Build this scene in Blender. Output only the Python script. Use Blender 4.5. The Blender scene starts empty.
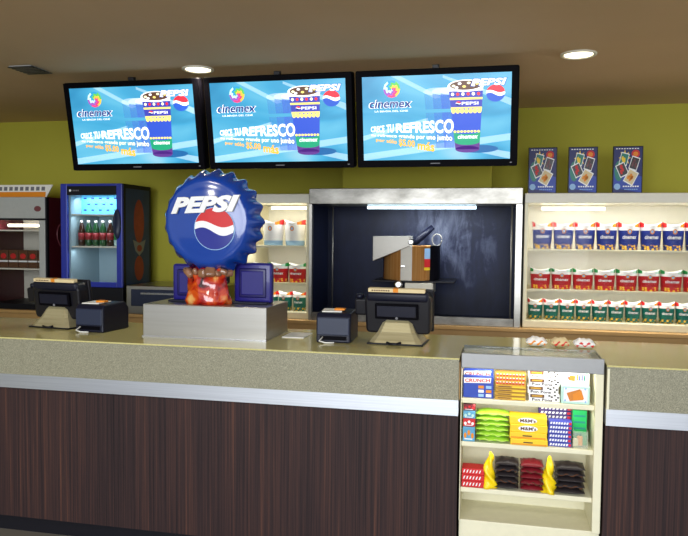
import bpy, bmesh, math, random
from mathutils import Vector, Matrix
random.seed(7)
PI = math.pi
SC = bpy.context.scene
COL = SC.collection

# ------------------------------------------------------------------ camera
CAM = Vector((0, 0, 1.6)); F = 700.0
RM = (Matrix.Rotation(math.radians(12.3), 3, 'Z') @ Matrix.Rotation(math.radians(90 - 2.8), 3, 'X')
      @ Matrix.Rotation(math.radians(.55), 3, 'Z'))
cd = bpy.data.cameras.new('camera'); co = bpy.data.objects.new('camera', cd); COL.objects.link(co)
co.matrix_world = Matrix.Translation(CAM) @ RM.to_4x4()
cd.sensor_fit = 'HORIZONTAL'; cd.sensor_width = 36; cd.lens = F / 688 * 36
SC.camera = co

def at(x, y, d):                      # point of the place seen at photo position x, y on the upright plane Y = d
    r = RM @ Vector((x - 344, 268 - y, -F)); return CAM + r * (d / r.y)
def ax(x, d): return at(x, 268, d).x

# ------------------------------------------------------------------ materials
def lin(c):
    return tuple(((v / 255) / 12.92 if v / 255 <= .04045 else ((v / 255 + .055) / 1.055) ** 2.4) for v in c) + (1,)
MATS = {}
def mat(name, rgb, rough=.5, metal=0., spec=.5, var=.06, scale=30., emit=0., alpha=1., trans=0., ior=1.45, coat=0., bump=0.):
    if name in MATS: return MATS[name]
    m = bpy.data.materials.new(name); m.use_nodes = True; nt = m.node_tree; b = nt.nodes['Principled BSDF']
    c = lin(rgb)
    if var > 0:
        tc = nt.nodes.new('ShaderNodeTexCoord'); nz = nt.nodes.new('ShaderNodeTexNoise'); nz.inputs['Scale'].default_value = scale
        nz.inputs['Detail'].default_value = 3
        nt.links.new(tc.outputs['Object'], nz.inputs['Vector'])
        mx = nt.nodes.new('ShaderNodeMix'); mx.data_type = 'RGBA'
        mx.inputs['A'].default_value = tuple(v * (1 - var) for v in c[:3]) + (1,)
        mx.inputs['B'].default_value = tuple(min(1, v * (1 + var)) for v in c[:3]) + (1,)
        nt.links.new(nz.outputs['Fac'], mx.inputs['Factor'])
        nt.links.new(mx.outputs['Result'], b.inputs['Base Color'])
        if emit: nt.links.new(mx.outputs['Result'], b.inputs['Emission Color'])
        if bump:
            bp = nt.nodes.new('ShaderNodeBump'); bp.inputs['Strength'].default_value = bump; bp.inputs['Distance'].default_value = .004
            nt.links.new(nz.outputs['Fac'], bp.inputs['Height']); nt.links.new(bp.outputs['Normal'], b.inputs['Normal'])
    else:
        b.inputs['Base Color'].default_value = c
        if emit: b.inputs['Emission Color'].default_value = c
    b.inputs['Roughness'].default_value = rough; b.inputs['Metallic'].default_value = metal
    b.inputs['Specular IOR Level'].default_value = spec
    if emit: b.inputs['Emission Strength'].default_value = emit
    b.inputs['Alpha'].default_value = alpha; b.inputs['Transmission Weight'].default_value = trans
    b.inputs['IOR'].default_value = ior; b.inputs['Coat Weight'].default_value = coat
    MATS[name] = m; return m

def nodes(name):
    m = bpy.data.materials.new(name); m.use_nodes = True; MATS[name] = m
    nt = m.node_tree; return m, nt, nt.nodes['Principled BSDF']
def ramp(nt, stops, src=None):
    r = nt.nodes.new('ShaderNodeValToRGB'); e = r.color_ramp.elements
    while len(e) < len(stops): e.new(.5)
    for k, (p, c) in enumerate(stops): e[k].position = p; e[k].color = lin(c)
    if src is not None: nt.links.new(src, r.inputs['Fac'])
    return r
def coords(nt, scale=(1, 1, 1), rot=(0, 0, 0), kind='Object'):
    tc = nt.nodes.new('ShaderNodeTexCoord'); mp = nt.nodes.new('ShaderNodeMapping')
    mp.inputs['Scale'].default_value = scale; mp.inputs['Rotation'].default_value = rot
    nt.links.new(tc.outputs[kind], mp.inputs['Vector']); return mp.outputs['Vector']
def noise(nt, vec, scale, detail=3, rough=.5, dist=0.):
    n = nt.nodes.new('ShaderNodeTexNoise'); n.inputs['Scale'].default_value = scale; n.inputs['Detail'].default_value = detail
    n.inputs['Roughness'].default_value = rough; n.inputs['Distortion'].default_value = dist
    nt.links.new(vec, n.inputs['Vector']); return n.outputs['Fac']

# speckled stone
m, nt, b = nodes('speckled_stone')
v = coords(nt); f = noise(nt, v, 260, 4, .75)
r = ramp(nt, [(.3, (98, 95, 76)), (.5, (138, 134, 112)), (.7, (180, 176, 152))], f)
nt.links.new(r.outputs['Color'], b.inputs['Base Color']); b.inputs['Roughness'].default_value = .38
m, nt, b = nodes('sheen_tinted_counter')  # same stone, with the green wall's olive reflection put into its colour
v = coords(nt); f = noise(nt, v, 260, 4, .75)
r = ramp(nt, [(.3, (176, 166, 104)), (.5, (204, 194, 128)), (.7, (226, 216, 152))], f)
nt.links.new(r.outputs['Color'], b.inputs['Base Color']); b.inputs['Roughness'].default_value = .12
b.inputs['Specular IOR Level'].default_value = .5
# dark striped wood, vertical grain
m, nt, b = nodes('striped_dark_wood')
v = coords(nt, (110, 110, .9)); f = noise(nt, v, 1.0, 5, .7)
v2 = coords(nt, (9, 9, .1)); f2 = noise(nt, v2, 1.0, 2)
ad = nt.nodes.new('ShaderNodeMath'); ad.operation = 'MULTIPLY_ADD'; ad.inputs[1].default_value = .3
nt.links.new(f2, ad.inputs[0]); nt.links.new(f, ad.inputs[2])
r = ramp(nt, [(.42, (24, 16, 18)), (.6, (46, 32, 33)), (.74, (64, 42, 38)), (.9, (96, 62, 48))], ad.outputs[0])
nt.links.new(r.outputs['Color'], b.inputs['Base Color']); b.inputs['Roughness'].default_value = .6; b.inputs['Specular IOR Level'].default_value = .25
# brushed steel
def steel(name, c0, c1, rough, stretch, metal=1.):
    m, nt, b = nodes(name)
    v = coords(nt, stretch); f = noise(nt, v, 1.0, 4, .6)
    r = ramp(nt, [(.3, c0), (.7, c1)], f)
    nt.links.new(r.outputs['Color'], b.inputs['Base Color']); b.inputs['Metallic'].default_value = metal
    b.inputs['Roughness'].default_value = rough
    return m
steel('brushed_steel', (172, 168, 160), (180, 177, 170), .34, (2, 2, 60))
steel('mottled_steel', (118, 115, 108), (170, 166, 158), .36, (5, 5, 10))  # uneven reflections put into the steel's colour as mottling
steel('band_steel', (190, 193, 200), (206, 209, 215), .42, (2, 2, 300))
steel('copper_steel', (206, 132, 62), (232, 180, 112), .42, (60, 60, 1), .55)
steel('champagne_metal', (176, 164, 124), (206, 196, 156), .38, (4, 4, 60), .5)
# streaked black-blue panel
m, nt, b = nodes('streaked_dark_panel')
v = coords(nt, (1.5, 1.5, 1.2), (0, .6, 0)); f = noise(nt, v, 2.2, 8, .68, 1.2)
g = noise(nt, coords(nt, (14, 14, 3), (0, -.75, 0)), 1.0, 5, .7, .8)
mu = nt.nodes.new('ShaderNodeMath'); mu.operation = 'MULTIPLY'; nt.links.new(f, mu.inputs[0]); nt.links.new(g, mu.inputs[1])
# streaks grow paler towards the upper right middle of the panel
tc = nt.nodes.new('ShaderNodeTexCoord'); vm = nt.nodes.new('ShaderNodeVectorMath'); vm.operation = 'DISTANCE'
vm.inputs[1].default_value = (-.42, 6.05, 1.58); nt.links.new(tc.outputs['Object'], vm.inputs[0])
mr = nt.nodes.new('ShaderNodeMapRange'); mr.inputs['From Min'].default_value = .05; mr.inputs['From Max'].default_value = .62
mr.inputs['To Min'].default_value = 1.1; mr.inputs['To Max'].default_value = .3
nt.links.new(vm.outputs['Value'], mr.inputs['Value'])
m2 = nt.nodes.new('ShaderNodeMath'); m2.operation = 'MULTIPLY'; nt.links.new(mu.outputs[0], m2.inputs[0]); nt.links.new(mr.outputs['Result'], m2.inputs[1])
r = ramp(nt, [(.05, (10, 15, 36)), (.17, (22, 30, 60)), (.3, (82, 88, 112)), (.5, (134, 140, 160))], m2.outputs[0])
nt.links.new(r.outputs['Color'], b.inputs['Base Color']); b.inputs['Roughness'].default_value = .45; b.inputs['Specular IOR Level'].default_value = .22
# walls, ceiling, floor
def plaster(name, c0, c1, rough=.8):
    m, nt, b = nodes(name)
    f = noise(nt, coords(nt), 1.2, 3); r = ramp(nt, [(.35, c0), (.65, c1)], f)
    nt.links.new(r.outputs['Color'], b.inputs['Base Color']); b.inputs['Roughness'].default_value = rough
plaster('olive_wall', (172, 166, 52), (180, 174, 58))
plaster('tan_ceiling', (200, 170, 130), (206, 176, 136), .85)
plaster('floor_tile', (120, 112, 100), (130, 122, 110), .3)
# screen picture ground: light blue with swirling rays
m, nt, b = nodes('screen_blue')
v = coords(nt, (.8, 1, 2.6), (0, .35, 0)); f = noise(nt, v, 1.7, 2, .45, .9)
r = ramp(nt, [(.28, (34, 146, 200)), (.45, (70, 184, 232)), (.62, (112, 210, 246)), (.8, (176, 232, 252))], f)
b.inputs['Base Color'].default_value = (.01, .02, .03, 1); b.inputs['Roughness'].default_value = .25
nt.links.new(r.outputs['Color'], b.inputs['Emission Color']); b.inputs['Emission Strength'].default_value = .95
def scr(name, rgb, k=.95, alpha=1):
    return mat('screen_' + name, rgb, .3, var=0, emit=k, alpha=alpha)
# printed popcorn band
def popcorn_band(name, c):
    m, nt, b = nodes(name)
    vo = nt.nodes.new('ShaderNodeTexVoronoi'); vo.inputs['Scale'].default_value = 45; nt.links.new(coords(nt), vo.inputs['Vector'])
    r = ramp(nt, [(.3, (250, 214, 70)), (.42, (236, 160, 30)), (.5, c)], vo.outputs['Distance'])
    nt.links.new(r.outputs['Color'], b.inputs['Base Color']); b.inputs['Roughness'].default_value = .4
popcorn_band('print_popcorn_blue', (36, 58, 140)); popcorn_band('print_popcorn_red', (206, 30, 36)); popcorn_band('print_leaf_teal', (16, 110, 100))
# cola sculpture
m, nt, b = nodes('cola_splash')
f = noise(nt, coords(nt), 13, 3, .5, .6)
r = ramp(nt, [(.34, (60, 8, 6)), (.47, (188, 22, 14)), (.6, (226, 84, 26)), (.74, (250, 190, 110))], f)
nt.links.new(r.outputs['Color'], b.inputs['Base Color']); b.inputs['Roughness'].default_value = .12
b.inputs['Coat Weight'].default_value = .6; b.inputs['Transmission Weight'].default_value = .15

M = {}
def dm(k, *a, **kw): M[k] = mat(k, *a, **kw)
dm('black_plastic', (20, 19, 26), .4, spec=.35); dm('tv_black', (7, 6, 12), .5, spec=.05); dm('navy_plastic', (34, 42, 66), .42)
dm('blue_black', (18, 20, 38), .4, spec=.35)
dm('cap_blue', (8, 60, 152), .14, coat=.5, spec=.5, var=.04); dm('panel_indigo', (32, 26, 112), .35, coat=.2, spec=.4); dm('indigo_dark', (24, 20, 84), .35)
dm('cooler_blue', (38, 52, 158), .35); dm('cooler_black', (14, 14, 22), .5, spec=.3); dm('cooler_inside', (150, 176, 188), .5)
dm('white_enamel', (226, 222, 206), .4); dm('cream_enamel', (232, 226, 196), .45); dm('grey_enamel', (172, 174, 170), .45)
dm('maroon', (74, 14, 26), .4); dm('maroon_light', (112, 56, 62), .4)
dm('white_paper', (236, 234, 226), .6); dm('tan_paper', (226, 206, 160), .6); dm('orange_print', (232, 140, 30), .5)
dm('red_print', (206, 34, 38), .5); dm('white_print', (244, 244, 244), .45, var=.02); dm('navy_print', (24, 34, 100), .45)
dm('blue_print', (40, 70, 170), .45); dm('pale_blue_print', (150, 190, 230), .5); dm('teal_print', (18, 124, 108), .4); dm('green_print', (30, 140, 66), .45)
dm('yellow_print', (248, 206, 40), .45); dm('gold_wrap', (190, 144, 52), .32, metal=.3); dm('brown_print', (92, 56, 36), .5)
dm('lime_wrap', (158, 208, 56), .3, var=.3, scale=14); dm('lime_light', (214, 236, 130), .35); dm('purple_wrap', (66, 48, 120), .35)
dm('violet_print', (60, 70, 170), .4); dm('green_box', (18, 164, 82), .3); dm('bean_print', (50, 38, 36), .5); dm('cracker_print', (214, 130, 44), .5, var=.15, scale=60)
dm('mint_print', (190, 226, 214), .5); dm('dark_wrap', (40, 34, 36), .35, var=.2); dm('dark_red_wrap', (120, 24, 34), .35); dm('sky_wrap', (96, 164, 200), .35, var=.3, scale=25)
dm('yellow_plastic', (250, 214, 20), .3); dm('bar_wood', (196, 156, 98), .45, var=.12, scale=8); dm('grey_steel', (150, 146, 138), .4, metal=.7); dm('rail_grey', (148, 148, 148), .4, metal=.5); dm('strip_steel', (240, 236, 226), .35, metal=.1)
dm('lens_grey', (120, 120, 126), .2); dm('silver', (200, 200, 200), .25, metal=1.); dm('cup_white', (240, 240, 236), .4)
dm('bottle_green', (24, 70, 38), .12); dm('bottle_cola', (48, 22, 14), .12); dm('bottle_clear', (170, 200, 200), .1); dm('label_red', (140, 32, 42), .4)
M['glass'] = mat('clear_glass', (16, 20, 19), .03, var=0, alpha=.09, spec=.7)
M['glass_tint'] = mat('tinted_glass', (110, 136, 150), .04, var=0, alpha=.4, spec=.8)
M['acrylic'] = mat('clear_acrylic', (220, 228, 210), .05, var=0, alpha=.22, spec=.7)
M['tube'] = mat('lamp_tube', (214, 240, 255), .4, var=0, emit=5); M['tube_warm'] = mat('warm_lamp_tube', (255, 246, 222), .4, var=0, emit=3.5)
M['lamp'] = mat('downlight_glow', (255, 240, 205), .4, var=0, emit=5)
M['lit_blue'] = mat('backlit_blue', (96, 190, 240), .4, var=.1, scale=9, emit=.42)
for k in ('speckled_stone', 'sheen_tinted_counter', 'striped_dark_wood', 'brushed_steel', 'mottled_steel', 'band_steel', 'copper_steel', 'champagne_metal',
          'streaked_dark_panel', 'olive_wall', 'tan_ceiling', 'floor_tile', 'screen_blue', 'print_popcorn_blue', 'print_popcorn_red', 'print_leaf_teal', 'cola_splash'):
    M[k] = MATS[k]

# ------------------------------------------------------------------ mesh building
class MB:
    def __init__(s): s.bm = bmesh.new(); s.mats = []
    def mi(s, m):
        if m not in s.mats: s.mats.append(m)
        return s.mats.index(m)
    def _new(s, f0, m, smooth=False):
        i = s.mi(m)
        for f in list(s.bm.faces)[f0:]: f.material_index = i; f.smooth = smooth
    def box(s, x0, x1, y0, y1, z0, z1, m, bev=0., seg=2, xf=None):
        t = bmesh.new(); bmesh.ops.create_cube(t, size=1)
        for v in t.verts:
            v.co = Vector(((x0 + x1) / 2 + v.co.x * (x1 - x0), (y0 + y1) / 2 + v.co.y * (y1 - y0), (z0 + z1) / 2 + v.co.z * (z1 - z0)))
        if bev: bmesh.ops.bevel(t, geom=t.edges[:], offset=bev, segments=seg, affect='EDGES', profile=.5)
        return s.join(t, m, xf, bool(bev) and seg > 2)
    def join(s, t, m, xf=None, smooth=False):
        i = s.mi(m); mp = {}
        for v in t.verts: mp[v] = s.bm.verts.new(xf @ v.co if xf else v.co)
        for f in t.faces:
            try: g = s.bm.faces.new([mp[v] for v in f.verts])
            except ValueError: continue
            g.material_index = i; g.smooth = smooth
        t.free(); return s
    def prism(s, pts, axis, a, b, m, bev=0., xf=None):      # polygon (2-D points) extruded along axis
        def P(p, h): return Vector({'x': (h, p[0], p[1]), 'y': (p[0], h, p[1]), 'z': (p[0], p[1], h)}[axis])
        t = bmesh.new(); A = [t.verts.new(P(p, a)) for p in pts]; B = [t.verts.new(P(p, b)) for p in pts]
        n = len(pts); t.faces.new(A); t.faces.new(B[::-1])
        for k in range(n): t.faces.new([A[k], B[k], B[(k + 1) % n], A[(k + 1) % n]])
        bmesh.ops.recalc_face_normals(t, faces=t.faces[:])
        if bev: bmesh.ops.bevel(t, geom=t.edges[:], offset=bev, segments=2, affect='EDGES', profile=.5)
        return s.join(t, m, xf)
    def grid(s, rows, m, closed=False, smooth=True, fm=None):   # rows of points joined into a skin; fm(row, col) picks a material
        R = [[s.bm.verts.new(Vector(p)) for p in r] for r in rows]; n = len(rows[0])
        for i in range(len(R) - 1):
            for j in range(n if closed else n - 1):
                k = (j + 1) % n
                f = s.bm.faces.new([R[i][j], R[i][k], R[i + 1][k], R[i + 1][j]]); f.smooth = smooth
                f.material_index = s.mi(fm(i, j) if fm else m)
        return R
    def cap(s, ring, m, flip=False):
        f = s.bm.faces.new(ring[::-1] if flip else ring); f.material_index = s.mi(m); return s
    def lathe(s, prof, m, n=24, xf=None, fm=None, c=(0, 0), caps=True, smooth=True):  # prof: (radius, z)
        rows = [[(lambda p: xf @ p if xf else p)(Vector((c[0] + r * math.cos(2 * PI * j / n), c[1] + r * math.sin(2 * PI * j / n), z))) for j in range(n)] for r, z in prof]
        R = s.grid(rows, m, True, smooth, fm)
        if caps: s.cap(R[0], fm(0, 0) if fm else m, True); s.cap(R[-1], fm(len(prof) - 2, 0) if fm else m)
        return s
    def tube(s, pts, r, m, n=10):
        pts = [Vector(p) for p in pts]; rows = []
        for i, p in enumerate(pts):
            d = (pts[min(i + 1, len(pts) - 1)] - pts[max(i - 1, 0)]).normalized()
            u = d.cross(Vector((0, 0, 1)) if abs(d.z) < .9 else Vector((1, 0, 0))).normalized(); w = d.cross(u)
            rr = r[i] if isinstance(r, (list, tuple)) else r
            rows.append([p + (u * math.cos(2 * PI * k / n) + w * math.sin(2 * PI * k / n)) * rr for k in range(n)])
        R = s.grid(rows, m, True); s.cap(R[0], m, True); s.cap(R[-1], m); return s
    def build(s, name, parent=None):
        bmesh.ops.recalc_face_normals(s.bm, faces=s.bm.faces[:])
        me = bpy.data.meshes.new(name); s.bm.to_mesh(me); s.bm.free()
        for m in s.mats: me.materials.append(m)
        o = bpy.data.objects.new(name, me); COL.objects.link(o)
        if parent is not None: o.parent = parent
        return o

def tag(o, label, cat, group=None):
    o['label'] = label; o['category'] = cat
    if group: o['group'] = group
    return o
def thing(name, label, cat, loc=(0, 0, 0), rz=0., group=None, rx=0.):
    o = bpy.data.objects.new(name, None); COL.objects.link(o); o.empty_display_size = .1
    o.location = loc; o.rotation_euler = (rx, 0, rz); return tag(o, label, cat, group)
def structure(o): o['kind'] = 'structure'; return o
def dup(root, loc, label, rz=None):
    def cp(o, par):
        c = o.copy(); COL.objects.link(c)
        if par: c.parent = par
        for ch in list(o.children): cp(ch, c)
        return c
    r = cp(root, None); r.location = up(loc) if 'candy' in root.name or root.name.startswith('drink_bottle') else loc; r['label'] = label
    if rz is not None: r.rotation_euler = (0, 0, rz)
    return r
def up(l): return (l[0], l[1], l[2] + .0012)
def bx(name, parent, *a, **k): return MB().box(*a, **k).build(name, parent)

# lettering: every text becomes a mesh normalised to 0..1 and laid through a mapping f(u, v) -> point
TXT = {}
def txt(body, bold=.02, shear=0.):
    key = (body, bold, shear)
    if key not in TXT:
        cu = bpy.data.curves.new('t', 'FONT'); cu.body = body; cu.offset = bold; cu.shear = shear; cu.resolution_u = 3
        cu.space_character = 1.02
        o = bpy.data.objects.new('t', cu); COL.objects.link(o)
        dg = bpy.context.evaluated_depsgraph_get(); me = bpy.data.meshes.new_from_object(o.evaluated_get(dg))
        vs = [v.co.copy() for v in me.vertices]; fs = [tuple(p.vertices) for p in me.polygons]
        bpy.data.objects.remove(o); bpy.data.curves.remove(cu); bpy.data.meshes.remove(me)
        x0 = min(v.x for v in vs); x1 = max(v.x for v in vs); y0 = min(v.y for v in vs); y1 = max(v.y for v in vs)
        TXT[key] = ([((v.x - x0) / (x1 - x0), (v.y - y0) / (y1 - y0)) for v in vs], fs)
    return TXT[key]
def lay(mb, shape, m, f):
    vs, fs = shape; V = [mb.bm.verts.new(Vector(f(u, v))) for u, v in vs]; i = mb.mi(m)
    for q in fs:
        try: g = mb.bm.faces.new([V[k] for k in q]); g.material_index = i
        except ValueError: pass
    return mb
def quad(bl, br, tl, tr, f):         # bilinear placing inside a picture plane
    return lambda u, v: f((bl[0] * (1 - u) + br[0] * u) * (1 - v) + (tl[0] * (1 - u) + tr[0] * u) * v,
                          (bl[1] * (1 - u) + br[1] * u) * (1 - v) + (tl[1] * (1 - u) + tr[1] * u) * v)
def rect(x0, x1, y0, y1, f): return quad((x0, y0), (x1, y0), (x0, y1), (x1, y1), f)
SQ = ([(0, 0), (1, 0), (1, 1), (0, 1)], [(0, 1, 2, 3)])
def disc(n=24): return ([(.5 + .5 * math.cos(2 * PI * k / n), .5 + .5 * math.sin(2 * PI * k / n)) for k in range(n)], [tuple(range(n))])
def roundel(mb, cx, cy, rx, ry, f, cols, n=40):   # red / white / blue ball with wavy bands
    w1 = lambda t: .16 + .22 * math.sin(t * 2.9 + .2) * -1 * .7 + .06
    w2 = lambda t: -.14 - .2 * math.sin(t * 2.9 + .2)
    for lo, hi, m in ((None, w2, cols[2]), (w2, w1, cols[1]), (w1, None, cols[0])):
        ra, rb = [], []
        for k in range(n + 1):
            t = -1 + 2 * k / n; h = math.sqrt(max(0, 1 - t * t))
            a = -h if lo is None else max(-h, min(h, lo(t))); b = h if hi is None else max(-h, min(h, hi(t)))
            ra.append(f(cx + t * rx, cy + a * ry)); rb.append(f(cx + t * rx, cy + max(a, b) * ry))
        mb.grid([ra, rb], m, smooth=False)

# ------------------------------------------------------------------ setting
WALL = 6.12; CEIL = 2.67
structure(bx('wall_back', None, -8, 4.5, WALL, WALL + .15, 0, CEIL, M['olive_wall']))
structure(bx('wall_left', None, -8.15, -8, -3, WALL + .15, 0, CEIL, M['olive_wall']))
structure(bx('ceiling', None, -8, 4.5, .9, WALL, CEIL, CEIL + .12, M['tan_ceiling']))
structure(bx('floor', None, -9, 6, -6, WALL + .15, -.1, 0, M['floor_tile']))
# green boxed duct on the wall over the popcorn machine
x0, x1 = ax(342, 5.62), ax(490, 5.62)
o = bx('trim_1', None, x0, x1, 5.62, WALL - .001, at(415, 188, 5.45).z + .001, CEIL - .001, M['olive_wall']); structure(o)

# ------------------------------------------------------------------ service counter with a bay for the candy case
NX0, NX1, NY = -.153, .470, 3.47
def notch(y0, y1, e=0.): return [(-6.5, y0), (NX0 - e, y0), (NX0 - e, NY + e), (NX1 + e, NY + e), (NX1 + e, y0), (3.2, y0), (3.2, y1), (-6.5, y1)]
ct = thing('service_counter', 'long concession counter with speckled stone top, bright metal band and dark striped wood front', 'counter', (0, 0, 0))
MB().prism(notch(3.137, 3.86), 'z', 1.043, 1.05, M['sheen_tinted_counter']).build('countertop', ct)
MB().prism(notch(3.145, 3.84, .002), 'z', .8585, 1.043, M['speckled_stone']).build('stone_apron', ct)
MB().prism(notch(3.142, 3.84, .002), 'z', .788, .8585, M['band_steel']).build('metal_band', ct)
MB().prism(notch(3.165, 3.83, .003), 'z', .1, .788, M['striped_dark_wood']).build('wood_front', ct)
bx('end_strip', ct, NX1 + .003, ax(613, 3.14), 3.1405, 3.146, .8585, 1.034, M['cream_enamel'], bev=.001); bx('bay_lining', ct, NX0 + .0005, NX0 + .003, 3.15, NY - .002, .86, 1.03, M['bar_wood'])
MB().prism(notch(3.22, 3.8, .004), 'z', 0, .1, M['black_plastic']).build('toe_kick', ct)

# back bar along the wall
bb = thing('low_counter', 'low wood-fronted back bar along the green wall, under the coolers and popcorn cabinet', 'counter', (0, 0, 0))
bx('bar_top', bb, -6.5, 2.6, 5.4, WALL - .003, .872, .9, M['bar_wood'], bev=.004)
bx('bar_front', bb, -6.5, 2.6, 5.43, WALL - .02, .08, .872, M['bar_wood'])
bx('toe_kick', bb, -6.5, 2.6, 5.5, WALL - .02, 0, .08, M['black_plastic'])

# ------------------------------------------------------------------ ceiling lights and vent
def downlight(x, y, label):
    t = thing('ceiling_downlight', label, 'ceiling light', (x, y, CEIL), group='recessed ceiling downlights')
    n = 32; mb = MB()
    mb.lathe([(.082, -.0005), (.104, -.0005), (.104, -.008), (.092, -.012), (.082, -.006), (.082, -.0005)], M['white_enamel'], n, caps=False); mb.build('trim_ring', t)
    MB().lathe([(.0815, -.002), (.0815, -.0045), (.06, -.007), (.02, -.008)], M['lamp'], n).build('diffuser', t)
    ld = bpy.data.lights.new('downlight_beam', 'SPOT'); ld.energy = 55; ld.spot_size = math.radians(120); ld.spot_blend = 1; ld.color = (1, .87, .66); ld.shadow_soft_size = .07
    lo = bpy.data.objects.new('downlight_beam', ld); COL.objects.link(lo); lo.location = (x, y, CEIL - .03)
downlight(.447, 4.37, 'round recessed downlight off the end of the screen row, above the posters')
downlight(-1.935, 4.33, 'round recessed downlight tucked above two screens near the bottle-cap sign')
t = thing('ceiling_vent', 'small dark grille on the ceiling above the grey-fronted cooler', 'ceiling vent', (-3.03, 4.13, CEIL))
bx('grille_frame', t, -.09, .07, -.1, .1, -.012, -.0005, M['grey_enamel'], bev=.003)
mb = MB()
for k in range(6): mb.box(-.09, .09, -.11 + k * .038, -.09 + k * .038, -.016, -.011, M['black_plastic'])
mb.build('slats', t)

# ------------------------------------------------------------------ wall screens
SW, SH = .91, .515
def pic(eps):    # picture plane of a screen: p, q in 0..1 from its lower left
    return lambda p, q: (-SW / 2 + p * SW, -.0335 - eps, -SH / 2 + .004 + q * SH)
def pix(eps): return lambda p, q: pic(eps)(p + .022, q)
def build_screen(loc, label):
    t = thing('wall_screen', label, 'television', loc, 0, 'row of hanging promotional screens', rx=.2)
    mb = MB(); w, h = .5, .3
    mb.box(-w, w, -.028, .05, -h, h, M['tv_black'], bev=.012, seg=3)
    o = mb.build('casing', t)
    mb = MB()
    for a in ((-w + .006, w - .006, -.037, -.02, SH / 2 + .004, h - .004), (-w + .006, w - .006, -.037, -.02, -h + .004, -SH / 2 + .004),
              (-w + .006, -SW / 2, -.037, -.02, -SH / 2 + .004, SH / 2 + .004), (SW / 2, w - .006, -.037, -.02, -SH / 2 + .004, SH / 2 + .004)):
        mb.box(*a, M['tv_black'])
    mb.build('bezel', t)
    mb = MB(); lay(mb, SQ, M['lens_grey'], rect(-.03, .03, -.279, -.273, lambda x, z: (x, -.0385, z)))
    mb.build('maker_mark', t)
    bx('indicator', t, .455, .468, -.039, -.036, -.278, -.272, M['lens_grey'])
    bx('mount_bracket', t, -.02, .02, -.01, .03, h - .01, h + .022, M['black_plastic'], bev=.003)
    s = bx('screen', t, -SW / 2, SW / 2, -.0335, -.027, -SH / 2 + .004, SH / 2 + .004, M['screen_blue'])
    # light rays over the ground
    f = pic(.0006); mb = MB(); wr = scr('ray', (214, 242, 252), .9, .35)
    for a, b2, c2, d2 in (((0, .08), (1, .3), (0, .0), (1, .22)), ((.0, .3), (.45, .5), (0, .24), (.45, .47)), ((.55, .96), (1, .62), (.55, .99), (1, .7)), ((.2, 1), (.5, .72), (.26, 1), (.54, .74)), ((.75, .1), (1, .0), (.75, .16), (1, .08))):
        lay(mb, SQ, wr, quad(c2, d2, a, b2, f))
    mb.build('light_rays', s)
    # ghost cups trailing the cup
    mb = MB(); f = pix(.0012)
    for k, al in ((0, .25), (1, .36), (2, .48)):
        x = .40 + k * .055; y = .80 - .0 * k; g1 = scr('ghost_white_%d' % k, (226, 240, 250), .9, al + .12); g2 = scr('ghost_blue_%d' % k, (70, 96, 190), .9, al)
        f = pix(.0010 + .0003 * k)
        lay(mb, disc(), g1, rect(x, x + .18, y - .04, y + .05, f))
        lay(mb, SQ, g2, quad((x + .012, .60), (x + .17, .60), (x + .004, .78), (x + .178, .78), f))
        lay(mb, SQ, g2, quad((x + .03, .14), (x + .15, .14), (x + .014, .56), (x + .168, .56), f))
    mb.build('ghost_cups', s)
    # the drink cup
    mb = MB(); f = pix(.0026)
    xl = lambda q: .615 - .05 * ((q - .12) / .75); xr = lambda q: .775 + .02 * ((q - .12) / .75)
    def band(q0, q1, m, e=0.): lay(mb, SQ, m, quad((xl(q0), q0), (xr(q0), q0), (xl(q1), q1), (xr(q1), q1), pix(.0026 + e)))
    indigo = scr('indigo', (58, 62, 170), .85); blue = scr('cup_blue', (44, 78, 190), .9); wh = scr('white', (250, 252, 255), 1.0); yel = scr('yellow', (244, 222, 120), .95)
    grn = scr('green', (22, 150, 108), .9); pur = scr('purple', (88, 48, 130), .85); brn = scr('brown', (92, 58, 40), .8); red = scr('red', (226, 40, 58), .95); nav = scr('navy', (22, 40, 120), .85)
    org = scr('orange', (252, 176, 34), 1.0); shd = scr('shadow', (22, 92, 150), .8); pale = scr('pale', (252, 246, 200), 1.0)
    lay(mb, disc(), shd, rect(.64, .90, .075, .17, pix(.0021)))
    lay(mb, disc(), pur, rect(xl(.12), xr(.12), .08, .16, pix(.0026)))
    band(.12, .21, pur); band(.21, .33, grn); band(.33, .58, blue); band(.58, .615, yel); band(.615, .70, indigo); band(.70, .725, yel); band(.725, .80, indigo); band(.80, .86, wh)
    lay(mb, disc(), grn, rect(xl(.21), xr(.21), .17, .25, pix(.0027))); lay(mb, disc(), blue, rect(xl(.33), xr(.33), .30, .36, pix(.0029)))
    lay(mb, disc(), blue, rect(xl(.58), xr(.58), .555, .6, pix(.0028)))
    for k in range(7):                       # scalloped trim
        a = xl(.56) + (xr(.56) - xl(.56)) * k / 7; b3 = xl(.56) + (xr(.56) - xl(.56)) * (k + 1) / 7
        lay(mb, disc(10), yel, rect(a, b3, .54, .6, pix(.003)))
    for k in range(6):
        a = xl(.76) + (xr(.76) - xl(.76)) * (k + .3) / 6.4; lay(mb, disc(8), red if k % 2 else pale, rect(a, a + .022, .745, .785, pix(.003)))
    for k in range(8):
        a = xl(.33) + (xr(.33) - xl(.33)) * k / 8; lay(mb, disc(8), yel, rect(a, a + .02, .315, .345, pix(.0031)))
    lay(mb, disc(28), wh, rect(xl(.86) - .006, xr(.86) + .006, .79, .93, pix(.0032))); lay(mb, disc(28), brn, rect(xl(.86) + .01, xr(.86) - .01, .812, .918, pix(.0034)))
    for p, q, c in ((.60, .86, pale), (.64, .885, wh), (.67, .85, yel), (.70, .89, pale), (.73, .86, wh), (.655, .83, brn), (.755, .88, yel), (.62, .84, wh)):
        lay(mb, disc(7), c, rect(p - .013, p + .013, q - .014, q + .016, pix(.0036)))
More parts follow.
